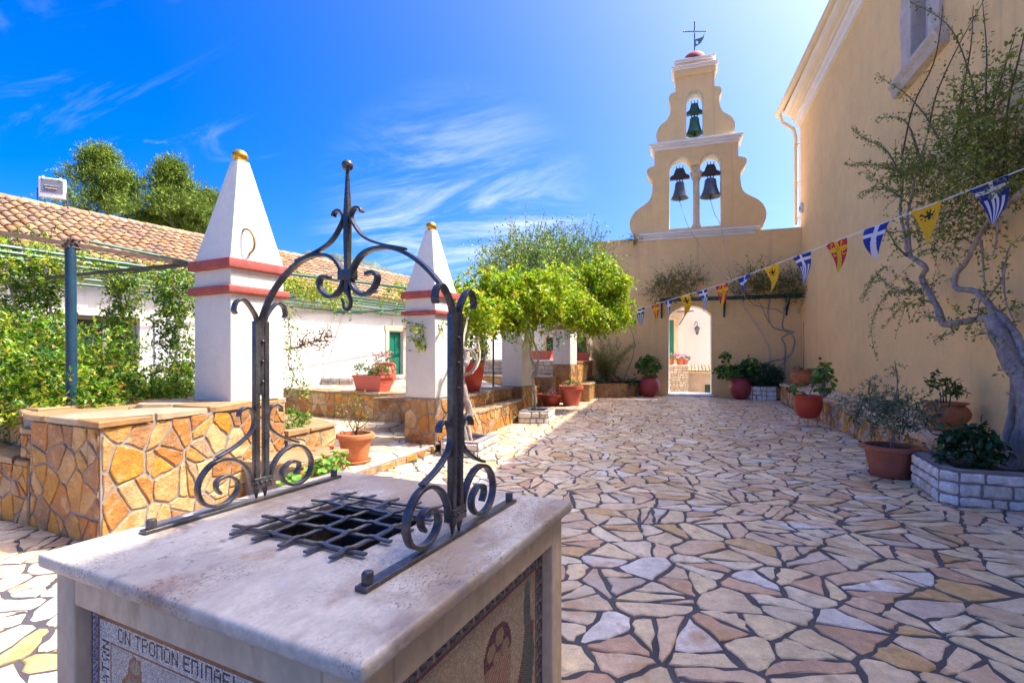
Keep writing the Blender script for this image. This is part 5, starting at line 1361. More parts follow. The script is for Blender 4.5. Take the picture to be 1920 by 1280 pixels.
# olive in a brown ribbed pot
t = pot('potted_olive', 'young olive tree in a ribbed brown plastic pot beside the white planter', (2.63, 7.93, .002), [(.215, .004), (.255, .20), (.285, .34), (.305, .345), (.335, .355), (.335, .40), (.315, .412), (.285, .41), (.27, .32)], 'terra_dark', .28, .36, saucer=.225, rib=lambda a, z: 1 + .018 * (1 if math.cos(a * 26) > .2 else 0) * (1 if .02 < z < .33 else 0), n=156)
stalks(t, [[(.03, 0, .34), (.05, .01, .6), (.02, 0, .85), (.06, .0, 1.1)], [(.0, 0, .36), (.02, .02, .6), (-.12, .02, .8), (-.24, 0, 1.0)], [(.03, .0, .55), (.18, .0, .75), (.30, .02, .92)], [(.06, 0, 1.0), (.08, 0, 1.25), (.05, .0, 1.5)], [(-.2, 0, .95), (-.24, 0, 1.1), (-.23, 0, 1.25)]], .010, 'bark')
bush(t, [((-.16, 0, .84), (.30, .28, .20), 3), ((.20, 0, .84), (.30, .28, .20), 3), ((0, 0, 1.0), (.22, .2, .12), 1.5), ((-.38, 0, .92), (.2, .16, .14), .8), ((.1, 0, .58), (.14, .14, .12), .5)], 330, 10, .17, .056, OLIVE_L, 306, aspect=.26, stem=.002, surf=.35, nstem=120, material='leafm')
bush(t, [((.06, 0, 1.36), (.03, .03, .16), 1), ((-.22, 0, 1.2), (.05, .04, .12), 1)], 16, 9, .13, .05, OLIVE_L[:2] + [((.2, .23, .13), 4)], 307, aspect=.28, stem=.002, surf=.2, nstem=16, out=.2)
# swirl pot on the bench
t = pot('terracotta_pot', 'round terracotta pot with swirling ribs on the near end of the bench', (3.72, 9.12, .502), [(.17, .004), (.185, .012), (.185, .05), (.165, .06), (.22, .10), (.275, .18), (.285, .25), (.26, .31), (.225, .345), (.215, .36), (.24, .375), (.262, .385), (.262, .40), (.23, .40), (.21, .34)], 'terra', .22, .36, rib=lambda a, z: 1 + .022 * (abs(math.cos(a * 7)) ** .6 - .6) * max(0., min(1., (z - .07) * 14)) * max(0., min(1., (.335 - z) * 14)), twist=5.5, n=140)
stalks(t, [[(-.06, 0, .36), (-.07, .0, .55)], [(0, 0, .36), (.0, .0, .62), (.0, 0, .7)], [(.05, .02, .36), (.06, .0, .58)], [(-.02, .03, .36), (-.04, .0, .6)]], .009)
bush(t, [((-.02, 0, .72), (.10, .1, .07), 1), ((-.1, 0, .6), (.06, .06, .05), .5), ((.08, 0, .58), (.06, .06, .05), .5)], 26, 6, .1, .09, [((.10, .16, .03), 3), ((.19, .21, .04), 3), ((.05, .10, .03), 2)], 308, aspect=.4, stem=0, fine=True)
# trough and amphora on the retaining wall
TA = R(10.8)
t = thing('flower_trough', 'long coral red flower trough standing on the retaining wall', 'flower trough', (-6.72, 10.06, .772), -TA)
def trough(t, l, w, h, material):
    V = []
    for z, k in ((0, .84), (h - .05, 1.), (h - .05, 1.07), (h, 1.07)):
        V += [(-l / 2 * k, -w / 2 * k, z), (l / 2 * k, -w / 2 * k, z), (l / 2 * k, w / 2 * k, z), (-l / 2 * k, w / 2 * k, z)]
    V += [(-l / 2 * .96, -w / 2 * .92, h), (l / 2 * .96, -w / 2 * .92, h), (l / 2 * .96, w / 2 * .92, h), (-l / 2 * .96, w / 2 * .92, h)]
    V += [(-l / 2 * .96, -w / 2 * .92, h - .05), (l / 2 * .96, -w / 2 * .92, h - .05), (l / 2 * .96, w / 2 * .92, h - .05), (-l / 2 * .96, w / 2 * .92, h - .05)]
    m = MB(); m.add(V, [(3, 2, 1, 0)] + [(r * 4 + i, r * 4 + (i + 1) % 4, r * 4 + 4 + (i + 1) % 4, r * 4 + 4 + i) for r in range(5) for i in range(4)])
    part('trough', m, material, t, local=True)
    m = MB(); m.add(V[20:24], [(0, 1, 2, 3)]); part('soil', m, 'soil', t, local=True)
trough(t, .86, .40, .36, 'coral')
for z in (.08, .14, .20, .26):
    k = .84 + .16 * z / .31; m = MB(); m.box(-.43 * k - .006, .43 * k + .006, -.2 * k - .006, .2 * k + .006, z, z + .016); part('rib', m, 'coral', t, local=True)
bush(t, [((-.25, 0, .47), (.2, .15, .16), 1), ((.22, 0, .45), (.22, .15, .12), 1)], 120, 6, .12, .055, [((.07, .15, .03), 3), ((.12, .20, .03), 3), ((.2, .2, .04), 1)], 309, stem=.003)
flowers(t, [(.1, -.12, .53), (.3, -.1, .5), (.0, -.14, .5), (.38, -.12, .46)], .035, [(.4, .15, .2), (.5, .3, .1)], 8)
t = pot('amphora', 'coral amphora of pink flowers behind the long trough', (-7.37, 11.56, .715), [(.14, .004), (.22, .12), (.29, .30), (.30, .42), (.26, .54), (.20, .60), (.20, .64), (.25, .66), (.25, .68), (.19, .68), (.17, .6)], 'coral', .18, .63)
for s in (-1, 1):
    m = MB(); m.tube(smooth_path([(s * .22, -.03, .64), (s * .32, -.03, .62), (s * .34, -.03, .52), (s * .27, -.03, .47)], 5), .022, 8); part('handle', m, 'coral', t, local=True, smooth=True)
bush(t, [((0, 0, .78), (.27, .25, .12), 1)], 90, 7, .1, .035, [((.14, .2, .1), 3), ((.1, .17, .06), 3)], 310, stem=.002)
rn = random.Random(4)
flowers(t, [(rn.uniform(-.27, .27), rn.uniform(-.27, .1), rn.uniform(.84, .97)) for _ in range(34)], .028, [(.62, .2, .22), (.68, .42, .42), (.5, .1, .12)], 9, n=8)
for lab, loc, l, rz in (('coral red trough on the rubble parapet between two pillars', (-4.72, 17.76, 1.432), .80, -.17), ('coral red trough on the parapet right of the farthest pillar', (-3.63, 19.55, 1.365), .56, 0.)):
    t = thing('flower_trough', lab, 'flower trough', loc, rz); trough(t, l, .30, .32, 'coral')
    bush(t, [((.02, 0, .42), (.22, .1, .12), 1), ((-.05, 0, .6), (.1, .08, .16), .4 if l > .6 else 1)], 40 if l < .6 else 14, 6, .14, .07, [((.16, .26, .03), 3), ((.10, .19, .03), 2)], int(l * 100), stem=.003)
# pots beyond the gate
for lab, x, r, cols in (('small terracotta pot of bright pink flowers on the rubble wall beyond the gateway', -.02, .19, [(.62, .06, .38), (.7, .15, .5)]), ('terracotta pot of pink flowers at the left edge of the gateway view', -.50, .20, [(.62, .06, .38), (.6, .2, .4)]), ('small red pot of purple flowers at the end of the rubble wall', .52 - .30, .15, [(.3, .05, .2), (.25, .08, .2)])):
    t = pot('potted_flowers', lab, (x, 26.2 if x < .2 else 26.3, 1.102), [(r * .7, .004), (r * .95, r * 1.4), (r * 1.1, r * 1.45), (r * 1.1, r * 1.7), (r * .95, r * 1.7), (r * .9, r * 1.3)], 'terra' if x < .2 else 'coral', r * .9, r * 1.5)
    bush(t, [((0, 0, r * 1.9), (r * 1.4, r * 1.2, r * .7), 1)], 40, 5, .1, .05, GERAN, int(x * 100) + 400, stem=0)
    rn = random.Random(int(x * 100))
    flowers(t, [(rn.uniform(-1.4, 1.4) * r, rn.uniform(-1.2, .3) * r, r * rn.uniform(1.9, 2.8)) for _ in range(16)], .05, cols, 10, n=9)
# geranium by the lowest ledge
t = thing('geranium_plant', 'light green geranium with one red flower growing beside the lowest ledge', 'geranium', (-3.9, 4.3, 0))
for c, r, n, s in (((-3.86, 4.95, .33), (.16, .26, .17), 70, 21), ((-3.84, 4.30, .20), (.14, .2, .18), 50, 22), ((-3.9, 4.6, .22), (.16, .3, .2), 50, 23)):
    round_leaves(t, Vector(c) - t.location, r, n, .085, s, [((.14, .32, .03), 4), ((.20, .40, .04), 3), ((.09, .22, .03), 2)])
flowers(t, [(.06, .62, .52)], .03, [(.5, .02, .06)], 12)
t = thing('wild_plant', 'small light green plant growing on the low tier beside the big pillar', 'plant', (-4.95, 5.5, .62))
bush(t, [((0, .0, .10), (.12, .28, .12), 1)], 90, 6, .1, .05, [((.16, .30, .03), 3), ((.22, .34, .04), 2), ((.09, .2, .03), 2)], 311, stem=.003)
# shrubs in the beds
t = thing('corner_shrub', 'rounded blue green shrub in the white block planter at the corner', 'shrub', (2.75, 20.1, .44))
bush(t, [((-.05, -.12, .42), (.62, .42, .38), 2), ((-.55, -.1, .55), (.35, .3, .22), .7), ((.4, -.1, .35), (.3, .3, .3), .8)], 1100, 9, .16, .06, BLUEGR, 312, aspect=.42, stem=0, up=.35)
t = thing('climbing_vine', 'bare twisted climbing vine in the corner rising to the plant shelf', 'vine', (3.1, 20.3, .44))
PV = lambda pts, Y: [AY(x, y, Y) for x, y in pts]
for r, pts in ((.03, [(1471, 695), (1473, 650), (1466, 635), (1480, 625), (1489, 622), (1468, 615), (1470, 590), (1472, 575), (1480, 562)]), (.028, [(1420, 727), (1425, 700), (1440, 680), (1470, 672), (1485, 660), (1490, 640), (1484, 627), (1472, 620), (1448, 612), (1440, 585), (1444, 560)]),
               (.02, [(1430, 700), (1460, 688), (1480, 668), (1488, 650)]), (.016, [(1470, 588), (1455, 580), (1440, 578), (1415, 572), (1405, 562)]), (.014, [(1448, 612), (1440, 600), (1425, 570)])):
    m = MB(); p = smooth_path([(x, y + .04 * math.sin(i * 2.), z) for i, (x, y, z) in enumerate(PV(pts, 20.35))], 5); m.tube(p, r, 7, wob=.15); part('stem', m, 'bark', t, smooth=True)
t = thing('wild_shrub', 'loose yellow green shrub of thin arching shoots in the curved bed', 'shrub', (-2.6, 20.1, .54))
ln = []
rn = random.Random(8)
for k in range(34):
    a = rn.uniform(-1.1, 1.1); h = rn.uniform(.7, 1.75); b = Vector((-2.75 + rn.uniform(-.2, .2), 20.1 + rn.uniform(-.2, .1), .56))
    ln.append([tuple(b), tuple(b + Vector((a * .25 * h, rn.uniform(-.25, .1), h * .6))), tuple(b + Vector((a * .75 * h, rn.uniform(-.4, .1), h)))])
stems('stem_field', ln, .008, t, 'bark', 4)['kind'] = 'stuff'
P, D = zip(*[along(smooth_path(l, 4), .006, 500 + i, .05) for i, l in enumerate(ln)]); leaf_mesh('foliage', np.concatenate(P), np.concatenate(D), .065, t, [((.30, .32, .05), 4), ((.20, .25, .05), 3), ((.34, .26, .07), 2)], 313, aspect=.3, up=.3)
m = MB(); m.tube(smooth_path(PV([(1168, 733), (1172, 705), (1186, 670), (1189, 640), (1180, 612), (1163, 600)], 20.2), 6), .02, 6); part('stem', m, 'bark', t, smooth=True)
m = MB(); m.tube(smooth_path(PV([(1150, 650), (1130, 632), (1112, 618)], 20.3), 5), .012, 5); part('stem', m, 'bark', t)
t = thing('red_flower_plant', 'low dark plants with red flower spikes along the curved bed', 'plant', (-2.4, 19.4, .56))
bush(t, [((-.62, -.25, .06), (.32, .25, .16), 1), ((-.05, -.08, .05), (.34, .25, .16), 1), ((.5, .25, .02), (.3, .25, .12), .8)], 190, 7, .13, .06, BLUEGR + [((.07, .13, .04), 2)], 314, stem=0)
flowers(t, [(-.08, -.3, .26), (.0, -.3, .22), (.08, -.28, .20), (.18, -.22, .18)], .05, [(.5, .02, .02)], 13)
t = thing('dark_leaf_shrub', 'dark glossy broad leaved shrub in the white stone planter below the tree', 'shrub', (3.05, 7.0, .33))
bush(t, [((.0, .0, .20), (.24, .24, .17), 1), ((.06, -.02, .32), (.2, .2, .09), .6)], 90, 5, .13, .10, [((.018, .07, .025), 4), ((.03, .10, .03), 3), ((.05, .13, .03), 1)], 315, aspect=.55, fine=True, stem=.004, up=.7)

# creepers on the plant shelf
for lab, cx, w, pxs, sd_ in (('wiry brown green creeper on the left end of the plant shelf', .15, .85, [(1262, 532), (1285, 528), (1240, 545)], 316), ('wiry creeper spilling over the right half of the plant shelf', 3.2, 1.3, [(1400, 540), (1440, 535), (1490, 535), (1515, 545), (1420, 520)], 317)):
    t = thing('creeper', lab, 'creeper', (cx, 20.3, 3.74))
    bl = [(AY(x, y, 20.3), (.55, .32, .34), 1) for x, y in pxs]
    P, D, ti, lines = twigs(bl, 230 * len(pxs) // 3, 11, .5, sd_, .55, -.1, .25)
    leaf_mesh('foliage', P, D, .078, t, CREEP, sd_, 'leafm', .4, .4, twig_of=ti); stems('twig_field', lines[::2], .005, t, 'twig')['kind'] = 'stuff'
t = thing('wall_tuft', 'green weed tuft growing from the top of the ochre wall left of the gable', 'weed', AY(1190, 446, 20.6))
bl = [((0, 0, 0), (.18, .12, .10), 1)]; bush(t, bl, 40, 8, .28, .06, DKVINE, 318, aspect=.3, stem=.004, grav=.2)

# ------------------------------------------------------------------ the old tree in the white planter
tree = thing('twisted_tree', 'old grey twisted tree trained against the ochre church wall', 'tree', (3.62, 7.1, .33))
def PX(pts): return [AX(x, y, d) for x, y, d in pts]
TR = [([(1893, 885, 3.55), (1912, 835, 3.6), (1922, 780, 3.62), (1912, 715, 3.66), (1893, 672, 3.7), (1876, 630, 3.72), (1862, 598, 3.74)], [.13, .10, .085, .085, .115, .125, .10], 'trunk'),
      ([(1872, 880, 3.5), (1884, 835, 3.55), (1897, 775, 3.6), (1903, 715, 3.66), (1890, 680, 3.7)], [.085, .06, .05, .05, .06], 'trunk'),
      ([(1935, 720, 3.75), (1918, 670, 3.8), (1905, 630, 3.82), (1885, 600, 3.8), (1868, 585, 3.78)], [.06, .055, .06, .05, .05], 'branch'),
      ([(1868, 602, 3.74), (1840, 597, 3.7), (1806, 603, 3.68), (1770, 606, 3.66), (1757, 575, 3.7), (1740, 545, 3.72), (1729, 520, 3.74), (1736, 502, 3.76), (1715, 486, 3.76), (1698, 476, 3.76)], [.075, .05, .05, .062, .052, .055, .05, .045, .045, .042], 'branch'),
      ([(1702, 478, 3.76), (1697, 440, 3.78), (1688, 400, 3.8), (1690, 370, 3.82), (1693, 330, 3.86), (1690, 270, 3.9)], [.03, .028, .026, .024, .02, .01], 'branch'),
      ([(1708, 480, 3.76), (1704, 440, 3.76), (1702, 405, 3.76), (1710, 362, 3.8), (1722, 310, 3.84), (1740, 250, 3.9)], [.03, .026, .024, .022, .018, .01], 'branch'),
      ([(1866, 590, 3.76), (1850, 565, 3.74), (1825, 545, 3.72), (1793, 540, 3.72), (1792, 515, 3.74), (1812, 490, 3.76), (1832, 450, 3.78), (1856, 412, 3.78), (1886, 385, 3.78), (1925, 355, 3.78), (1960, 330, 3.8)], [.06, .05, .044, .042, .044, .036, .036, .036, .04, .05, .05], 'branch')]
for i, (pts, rad, nm) in enumerate(TR):
    p = smooth_path(PX(pts), 5); rr = np.interp(np.linspace(0, len(rad) - 1, len(p)), range(len(rad)), rad)
    m = MB(); m.tube(p, [float(x) * .82 for x in rr], 12, wob=.16, seed=i); part(nm, m, 'bark', tree, smooth=True, sharp=80)
SH = [[(1740, 250, 3.9), (1755, 180, 3.95), (1790, 100, 4.0), (1845, 0, 4.05)], [(1690, 300, 3.9), (1712, 200, 3.9), (1750, 120, 3.95), (1765, 40, 3.95), (1767, 10, 3.95)], [(1830, 330, 3.8), (1835, 220, 3.85), (1812, 120, 3.9), (1775, 45, 3.9), (1705, 2, 3.9)],
      [(1850, 330, 3.85), (1848, 200, 3.85), (1850, 100, 3.9), (1842, 0, 3.9)], [(1790, 300, 3.85), (1800, 200, 3.85), (1820, 90, 3.9), (1825, 10, 3.9)], [(1880, 330, 3.8), (1890, 200, 3.8), (1915, 90, 3.8), (1930, 20, 3.8)], [(1830, 300, 3.85), (1870, 170, 3.85), (1905, 60, 3.85)],
      [(1760, 260, 3.9), (1730, 210, 3.9), (1690, 170, 3.92), (1640, 140, 3.95)], [(1730, 310, 3.85), (1700, 230, 3.85), (1660, 220, 3.9), (1640, 225, 3.9)], [(1700, 330, 3.8), (1650, 310, 3.8), (1600, 310, 3.85), (1583, 305, 3.85)], [(1690, 370, 3.8), (1650, 350, 3.8), (1612, 370, 3.85)],
      [(1700, 480, 3.7), (1680, 460, 3.75), (1660, 430, 3.8), (1635, 455, 3.8)], [(1690, 330, 3.8), (1660, 280, 3.8), (1620, 260, 3.85), (1600, 240, 3.9)],
      [(1728, 550, 3.7), (1700, 545, 3.7), (1665, 552, 3.75), (1645, 580, 3.8), (1634, 620, 3.8), (1642, 670, 3.85)], [(1735, 540, 3.7), (1690, 548, 3.7), (1640, 520, 3.75), (1618, 560, 3.8)], [(1660, 500, 3.75), (1640, 520, 3.8), (1615, 565, 3.8)], [(1770, 600, 3.6), (1735, 590, 3.6), (1720, 600, 3.6)], [(1800, 600, 3.6), (1780, 625, 3.6), (1752, 637, 3.6)],
      [(1850, 560, 3.7), (1880, 520, 3.7), (1890, 470, 3.7), (1915, 440, 3.7)], [(1840, 450, 3.8), (1845, 520, 3.8), (1850, 590, 3.8)], [(1880, 490, 3.8), (1885, 560, 3.8), (1905, 610, 3.8)], [(1870, 400, 3.8), (1868, 450, 3.8), (1860, 480, 3.8), (1845, 470, 3.8)], [(1880, 640, 3.6), (1850, 625, 3.6), (1830, 615, 3.6)], [(1900, 700, 3.55), (1870, 690, 3.5)], [(1898, 740, 3.55), (1885, 735, 3.5)]]
ln = [smooth_path(PX(p), 4) for p in SH]
for i, l in enumerate(ln):
    m = MB(); m.tube(l, [.016 * (1 - .75 * k / (len(l) - 1)) for k in range(len(l))], 6); part('shoot', m, 'twig' if i < 13 else 'bark', tree)
PP, DD = [], []
for i, l in enumerate(ln):
    P, D = along(l, .016 if i > 8 else .03, 600 + i, .035); PP.append(P); DD.append(D)
rn = random.Random(77); bl = []
for x, y, s, w in ((1720, 320, .38, 2), (1760, 300, .42, 3), (1800, 300, .42, 3), (1850, 290, .45, 3.5), (1890, 280, .42, 3), (1880, 340, .38, 2.5), (1830, 345, .38, 2.5), (1780, 360, .36, 2.5), (1730, 370, .34, 2), (1690, 350, .3, 1.6), (1710, 430, .3, 1.5), (1790, 420, .32, 1.6), (1770, 460, .26, 1), (1820, 395, .3, 1.4), (1900, 190, .4, 1.6), (1860, 170, .36, 1.2), (1840, 230, .36, 1.4), (1905, 120, .3, .8), (1780, 240, .3, .9), (1720, 500, .25, .6), (1840, 585, .25, .7), (1880, 560, .25, .7), (1660, 320, .25, .6), (1740, 560, .2, .4), (1900, 420, .2, .4)):
    bl.append((AX(x, y, 3.72), (.26, s, s * .8), w))
bl = clumps(bl, 95, .17, 319, .8)
P, D, ti, lines = twigs(bl, 950, 11, .38, 320, .5, .05, .15)
P[:, 0] = np.minimum(P[:, 0], 4.09)
PP.append(P); DD.append(D)
leaf_mesh('foliage', np.concatenate(PP), np.concatenate(DD), .052, tree, TREEL, 321, 'leafm', .52, .45)
lines[:, :, 0] = np.minimum(lines[:, :, 0], 4.09); stems('twig_field', lines[:500], .005, tree, 'twig')['kind'] = 'stuff'

# ------------------------------------------------------------------ pergola of green pipes over the left terrace
pg = thing('pergola', 'pergola of green pipes over the left terrace between the pillars and the house', 'pergola', (-8, 8, 2.95))
a, b = Vector((-8.1, 4.0, 2.95)), Vector((-7.0, 12.9, 2.95)); dr = (b - a).normalized(); sd_ = Vector((-dr.y, dr.x, 0))
for k in (-.1, .35, .85, 1.5, 2.3, 3.1):
    o = sd_ * k; m = MB(); m.tube([a + o - dr * 3.5, b + o + dr * 5.], .026, 8); part('pipe', m, 'greenpaint', pg, smooth=True)
for s in (-2., 1.6, 5.2, 8.8, 12.0):
    p = a + dr * s; m = MB(); m.tube([p + sd_ * -1.6 + Vector((0, 0, -.06)), p + sd_ * 4.2 + Vector((0, 0, -.06))], .024, 8); part('cross_pipe', m, 'greenpaint', pg, smooth=True)
c1 = Vector(AD(368, 497, 6.25)); pt = Vector(AD(132, 458, 5.35))
m = MB(); m.ribbon([c1 + (pt - c1) * t_ for t_ in (0, .5, 1, 1.7)], (0, 0, 1), .045, .018); part('flat_beam', m, 'rustiron', pg)
m = MB(); m.ribbon([Vector(AD(368, 493, 6.2)), Vector(AD(85, 521, 7.15))], (0, 0, 1), .042, .018); part('flat_beam', m, 'rustiron', pg)
m = MB(); m.tube([Vector(AD(168, 453, 5.6)), Vector(AD(360, 492, 6.4))], .018, 7); part('pipe', m, 'greenpaint', pg)
m = MB(); m.tube([Vector(AD(532, 512, 7.0)), Vector(AD(765, 540, 9.2))], .022, 7); part('pipe', m, 'greenpaint', pg)
q1, q2 = HM @ Vector((.005, -2.35, 2.9)), HM @ Vector((1.5, -2.35, 2.9))
m = MB(); m.tube([q1, q2], .032, 8); part('wall_pipe', m, 'greenpaint', pg, smooth=True)
po = thing('pergola_post', 'blue painted round post rising out of the hedge', 'post', (-6.1, 3.55, 1.0))
q = Vector(AD(135, 760, 5.35)); m = MB(); m.tube([(q.x, q.y, .9), (pt.x, pt.y, pt.z + .01)], .049, 16); part('post', m, 'bluepaint', po, smooth=True)
m = MB(); rn = random.Random(3)
for k in range(9):
    s = [pt + Vector((rn.uniform(-.07, .07), rn.uniform(-.07, .07), rn.uniform(-.05, .05))) for _ in range(4)]; m.tube(smooth_path(s, 4), .010, 5)
part('wire_binding', m, 'rustiron', po)
for lab, px, py0, py1, t_ in (('thin dark green post right of the red pot on the upper step', 925, 598, 706, 14.5), ('thin dark green post behind the twisted vine trunk', 874, 600, 700, 14.0)):
    p0, p1 = Vector(AD(px, py0, t_)), Vector(AD(px, py1, t_)); o = thing('pergola_post', lab, 'post', (p1.x, p1.y, .5)); m = MB(); m.tube([(p1.x, p1.y, .5), (p1.x, p1.y, p0.z)], .03, 10); part('post', m, 'darkgreen', o, smooth=True)

# hedge and climbing vines on the left
hd = thing('hedge', 'bright green yellow hedge mass behind the coping of the corner wall', 'hedge', (-6.6, 4.2, 1.05))
bl = [(AD(x, y, t_), r, w) for x, y, t_, r, w in ((20, 720, 6.0, (.55, .5, .3), 2), (80, 700, 6.0, (.6, .5, .4), 3), (150, 715, 6.0, (.5, .5, .3), 3), (220, 725, 6.2, (.5, .5, .22), 2.5), (290, 732, 6.6, (.5, .5, .18), 2), (340, 735, 6.7, (.3, .4, .16), 1.2), (100, 665, 6.5, (.5, .4, .32), 1.6), (30, 650, 6.6, (.4, .4, .45), 1.8), (10, 760, 5.6, (.35, .3, .15), 1), (60, 755, 5.4, (.35, .25, .16), 1.2), (170, 665, 6.6, (.4, .4, .35), 2), (120, 750, 5.5, (.4, .2, .14), 1), (190, 745, 5.7, (.35, .25, .12), .8))]
bl = clumps(bl, 120, .22, 329, .7)
P, D, ti, lines = twigs(bl, 2700, 9, .22, 330, .6, .2, .4)
leaf_mesh('foliage', P, D, .062, hd, HEDGE, 331, 'leaf', .48, .55, twig_of=ti); stems('twig_field', lines[::8], .004, hd)['kind'] = 'stuff'
for lab, xs, y0_, y1_, t_, w, n in (('climbing vine hanging from the pergola at the far left edge', (15, 35), 470, 700, 7.2, .20, 240), ('climbing vine strand left of the blue post', (85, 95), 470, 690, 7.4, .19, 260), ('climbing vine strand right of the blue post, before the dark window', (232, 225), 520, 720, 8.0, .21, 280), ('climbing vine strand beside the largest pillar', (325, 335), 525, 730, 7.8, .24, 320)):
    cv_ = thing('climbing_vine', lab, 'vine', AD(xs[1], y1_, t_)); bl = []
    for k in range(7):
        f = k / 6; bl.append((AD(xs[0] + (xs[1] - xs[0]) * f + 8 * math.sin(k * 2.1), y0_ + (y1_ - y0_) * f, t_), (w * (.8 + .3 * math.sin(k * 1.7)), w * .8, .24), 1))
    P, D, ti, lines = twigs(bl, int(n * 1.6), 9, .22, 340 + xs[0], .5, .35, .45)
    leaf_mesh('foliage', P, D, .062, cv_, HEDGE + DKVINE, 341 + xs[0], 'leaf', .48, .5, twig_of=ti); stems('twig_field', lines[::3], .004, cv_)['kind'] = 'stuff'
    m = MB(); m.tube(smooth_path([AD(xs[0] + (xs[1] - xs[0]) * k / 4 + 5 * (-1) ** k, y0_ - 30 + (y1_ - y0_ + 60) * k / 4, t_) for k in range(5)], 4), .018, 6); part('stem', m, 'bark', cv_)
pv = thing('pergola_vine', 'thin yellow green vine spread over the pergola pipes at the left', 'vine', (-8.5, 6, 3.0))
bl = [(AD(x, y, t_), (.7, .8, .10), 1) for x, y, t_ in ((20, 470, 6.5), (70, 480, 7.0), (20, 500, 7.2), (120, 500, 7.5), (160, 490, 7.5), (200, 505, 8.0), (260, 500, 8.2), (310, 515, 8.6), (345, 520, 8.8), (230, 525, 8.5), (60, 455, 6.6))]
P, D, ti, lines = twigs(bl, 230, 8, .28, 350, .4, .1, .2); leaf_mesh('foliage', P, D, .06, pv, VINE, 351, 'leaf', .45, .6, twig_of=ti); stems('twig_field', lines[::2], .004, pv)['kind'] = 'stuff'
pv = thing('pergola_vine', 'yellow green vine trailing along the pipes between the two pyramid pillars', 'vine', (-7.6, 9, 2.9))
bl = [(AD(x, y, t_), (.26, .3, .10), w) for x, y, t_, w in ((548, 532, 8.0, 1), (570, 525, 8.2, 1), (590, 534, 8.4, 1), (610, 545, 8.6, 1), (625, 558, 8.7, .8), (640, 565, 8.8, .6), (560, 540, 8.0, .8), (745, 545, 9.6, .9), (760, 535, 9.6, .8), (780, 540, 9.4, .5), (750, 560, 9.6, .4), (700, 560, 9.6, .25))]
P, D, ti, lines = twigs(bl, 230, 8, .22, 352, .5, .35, .3); leaf_mesh('foliage', P, D, .062, pv, VINE, 353, 'leaf', .45, .6, twig_of=ti); stems('twig_field', lines, .004, pv)['kind'] = 'stuff'
cv_ = thing('climbing_vine', 'thin green creeper down the right edge of the largest pillar', 'vine', AD(545, 735, 7.4))
pth = [AD(x, y, 7.2) for x, y in ((540, 570), (541, 610), (545, 640), (540, 680), (550, 700), (545, 735), (560, 728), (578, 722))]
P, D = along(smooth_path(pth, 4), .0035, 354, .10); leaf_mesh('foliage', P, D, .055, cv_, HEDGE + DKVINE, 355, 'leaf', .45, .5); m = MB(); m.tube(smooth_path(pth, 4), .008, 5); part('stem', m, 'bark', cv_)
cv_ = thing('dry_branch', 'red brown twig with small dry leaves sticking out past the largest pillar', 'branch', AD(540, 655, 7.2))
BR = [[(536, 656), (560, 650), (580, 642), (600, 634), (622, 624)], [(565, 648), (570, 632), (582, 622)], [(580, 642), (598, 650), (604, 655)], [(590, 638), (612, 640), (606, 650)], [(600, 634), (606, 622), (616, 612)], [(610, 630), (630, 632)], [(572, 645), (560, 638)]]
PP, DD = [], []
for i, b_ in enumerate(BR):
    l = smooth_path([AD(x, y, 7.2) for x, y in b_], 4); m = MB(); m.tube(l, [.012 * (1 - .7 * k / (len(l) - 1)) for k in range(len(l))], 5); part('twig', m, 'twig', cv_)
    P, D = along(l, .006, 700 + i, .04); PP.append(P[3 if i == 0 else 0:]); DD.append(D[3 if i == 0 else 0:])
leaf_mesh('foliage', np.concatenate(PP), np.concatenate(DD), .042, cv_, [((.16, .06, .035), 4), ((.22, .10, .04), 3), ((.12, .10, .03), 2)], 356, 'leafm', .5, .3)

# ------------------------------------------------------------------ vine canopy over the steps
vc = thing('vine_canopy', 'broad bright yellow green vine canopy over the steps and pillars', 'vine', (-3.4, 12, 2.6))
bl = [(AD(x, y, t_), r, w) for x, y, t_, r, w in (
    (880, 578, 10.2, (.5, .6, .36), 2.2), (915, 560, 10.8, (.6, .6, .42), 3), (950, 545, 11.2, (.6, .6, .40), 3), (985, 570, 11.3, (.6, .6, .40), 3), (1005, 535, 11.8, (.7, .6, .42), 3.2), (1030, 570, 12.2, (.65, .6, .38), 3), (1060, 560, 12.8, (.65, .7, .42), 3), (1095, 585, 13.4, (.6, .7, .34), 2.6),
    (1085, 545, 14.0, (.7, .8, .6), 3), (1120, 540, 14.6, (.7, .7, .66), 3.4), (1145, 560, 14.8, (.5, .7, .6), 2.6), (1130, 510, 15.0, (.55, .7, .45), 2), (1165, 580, 14.6, (.34, .5, .34), 1.2), (1130, 595, 14.2, (.45, .5, .26), 1.4),
    (905, 595, 10.4, (.5, .5, .26), 1.6), (945, 595, 11.0, (.5, .5, .22), 1.2), (860, 545, 9.8, (.3, .35, .25), .7), (840, 560, 9.4, (.26, .3, .22), .5), (1030, 520, 12.6, (.6, .6, .3), 1.4), (960, 520, 11.8, (.5, .5, .2), 1.))]
bl = clumps(bl, 150, .27, 359, .62)
P, D, ti, lines = twigs(bl, 5600, 9, .26, 360, .6, .45, .4)
leaf_mesh('foliage', P, D, .095, vc, VINE, 361, 'leaf', .5, .55, twig_of=ti); stems('twig_field', lines[::14], .006, vc)['kind'] = 'stuff'
bl = [(AD(x, y, t_), (.22, .22, .2), w) for x, y, t_, w in ((830, 580, 8.8, 1), (815, 600, 8.7, 1), (800, 612, 8.5, 1), (790, 628, 8.5, .6), (840, 560, 9.0, 1), (870, 650, 10.4, .5), (905, 640, 10.6, .5), (980, 630, 11.4, .4), (1040, 620, 12.2, .6), (1075, 615, 13.0, .5))]
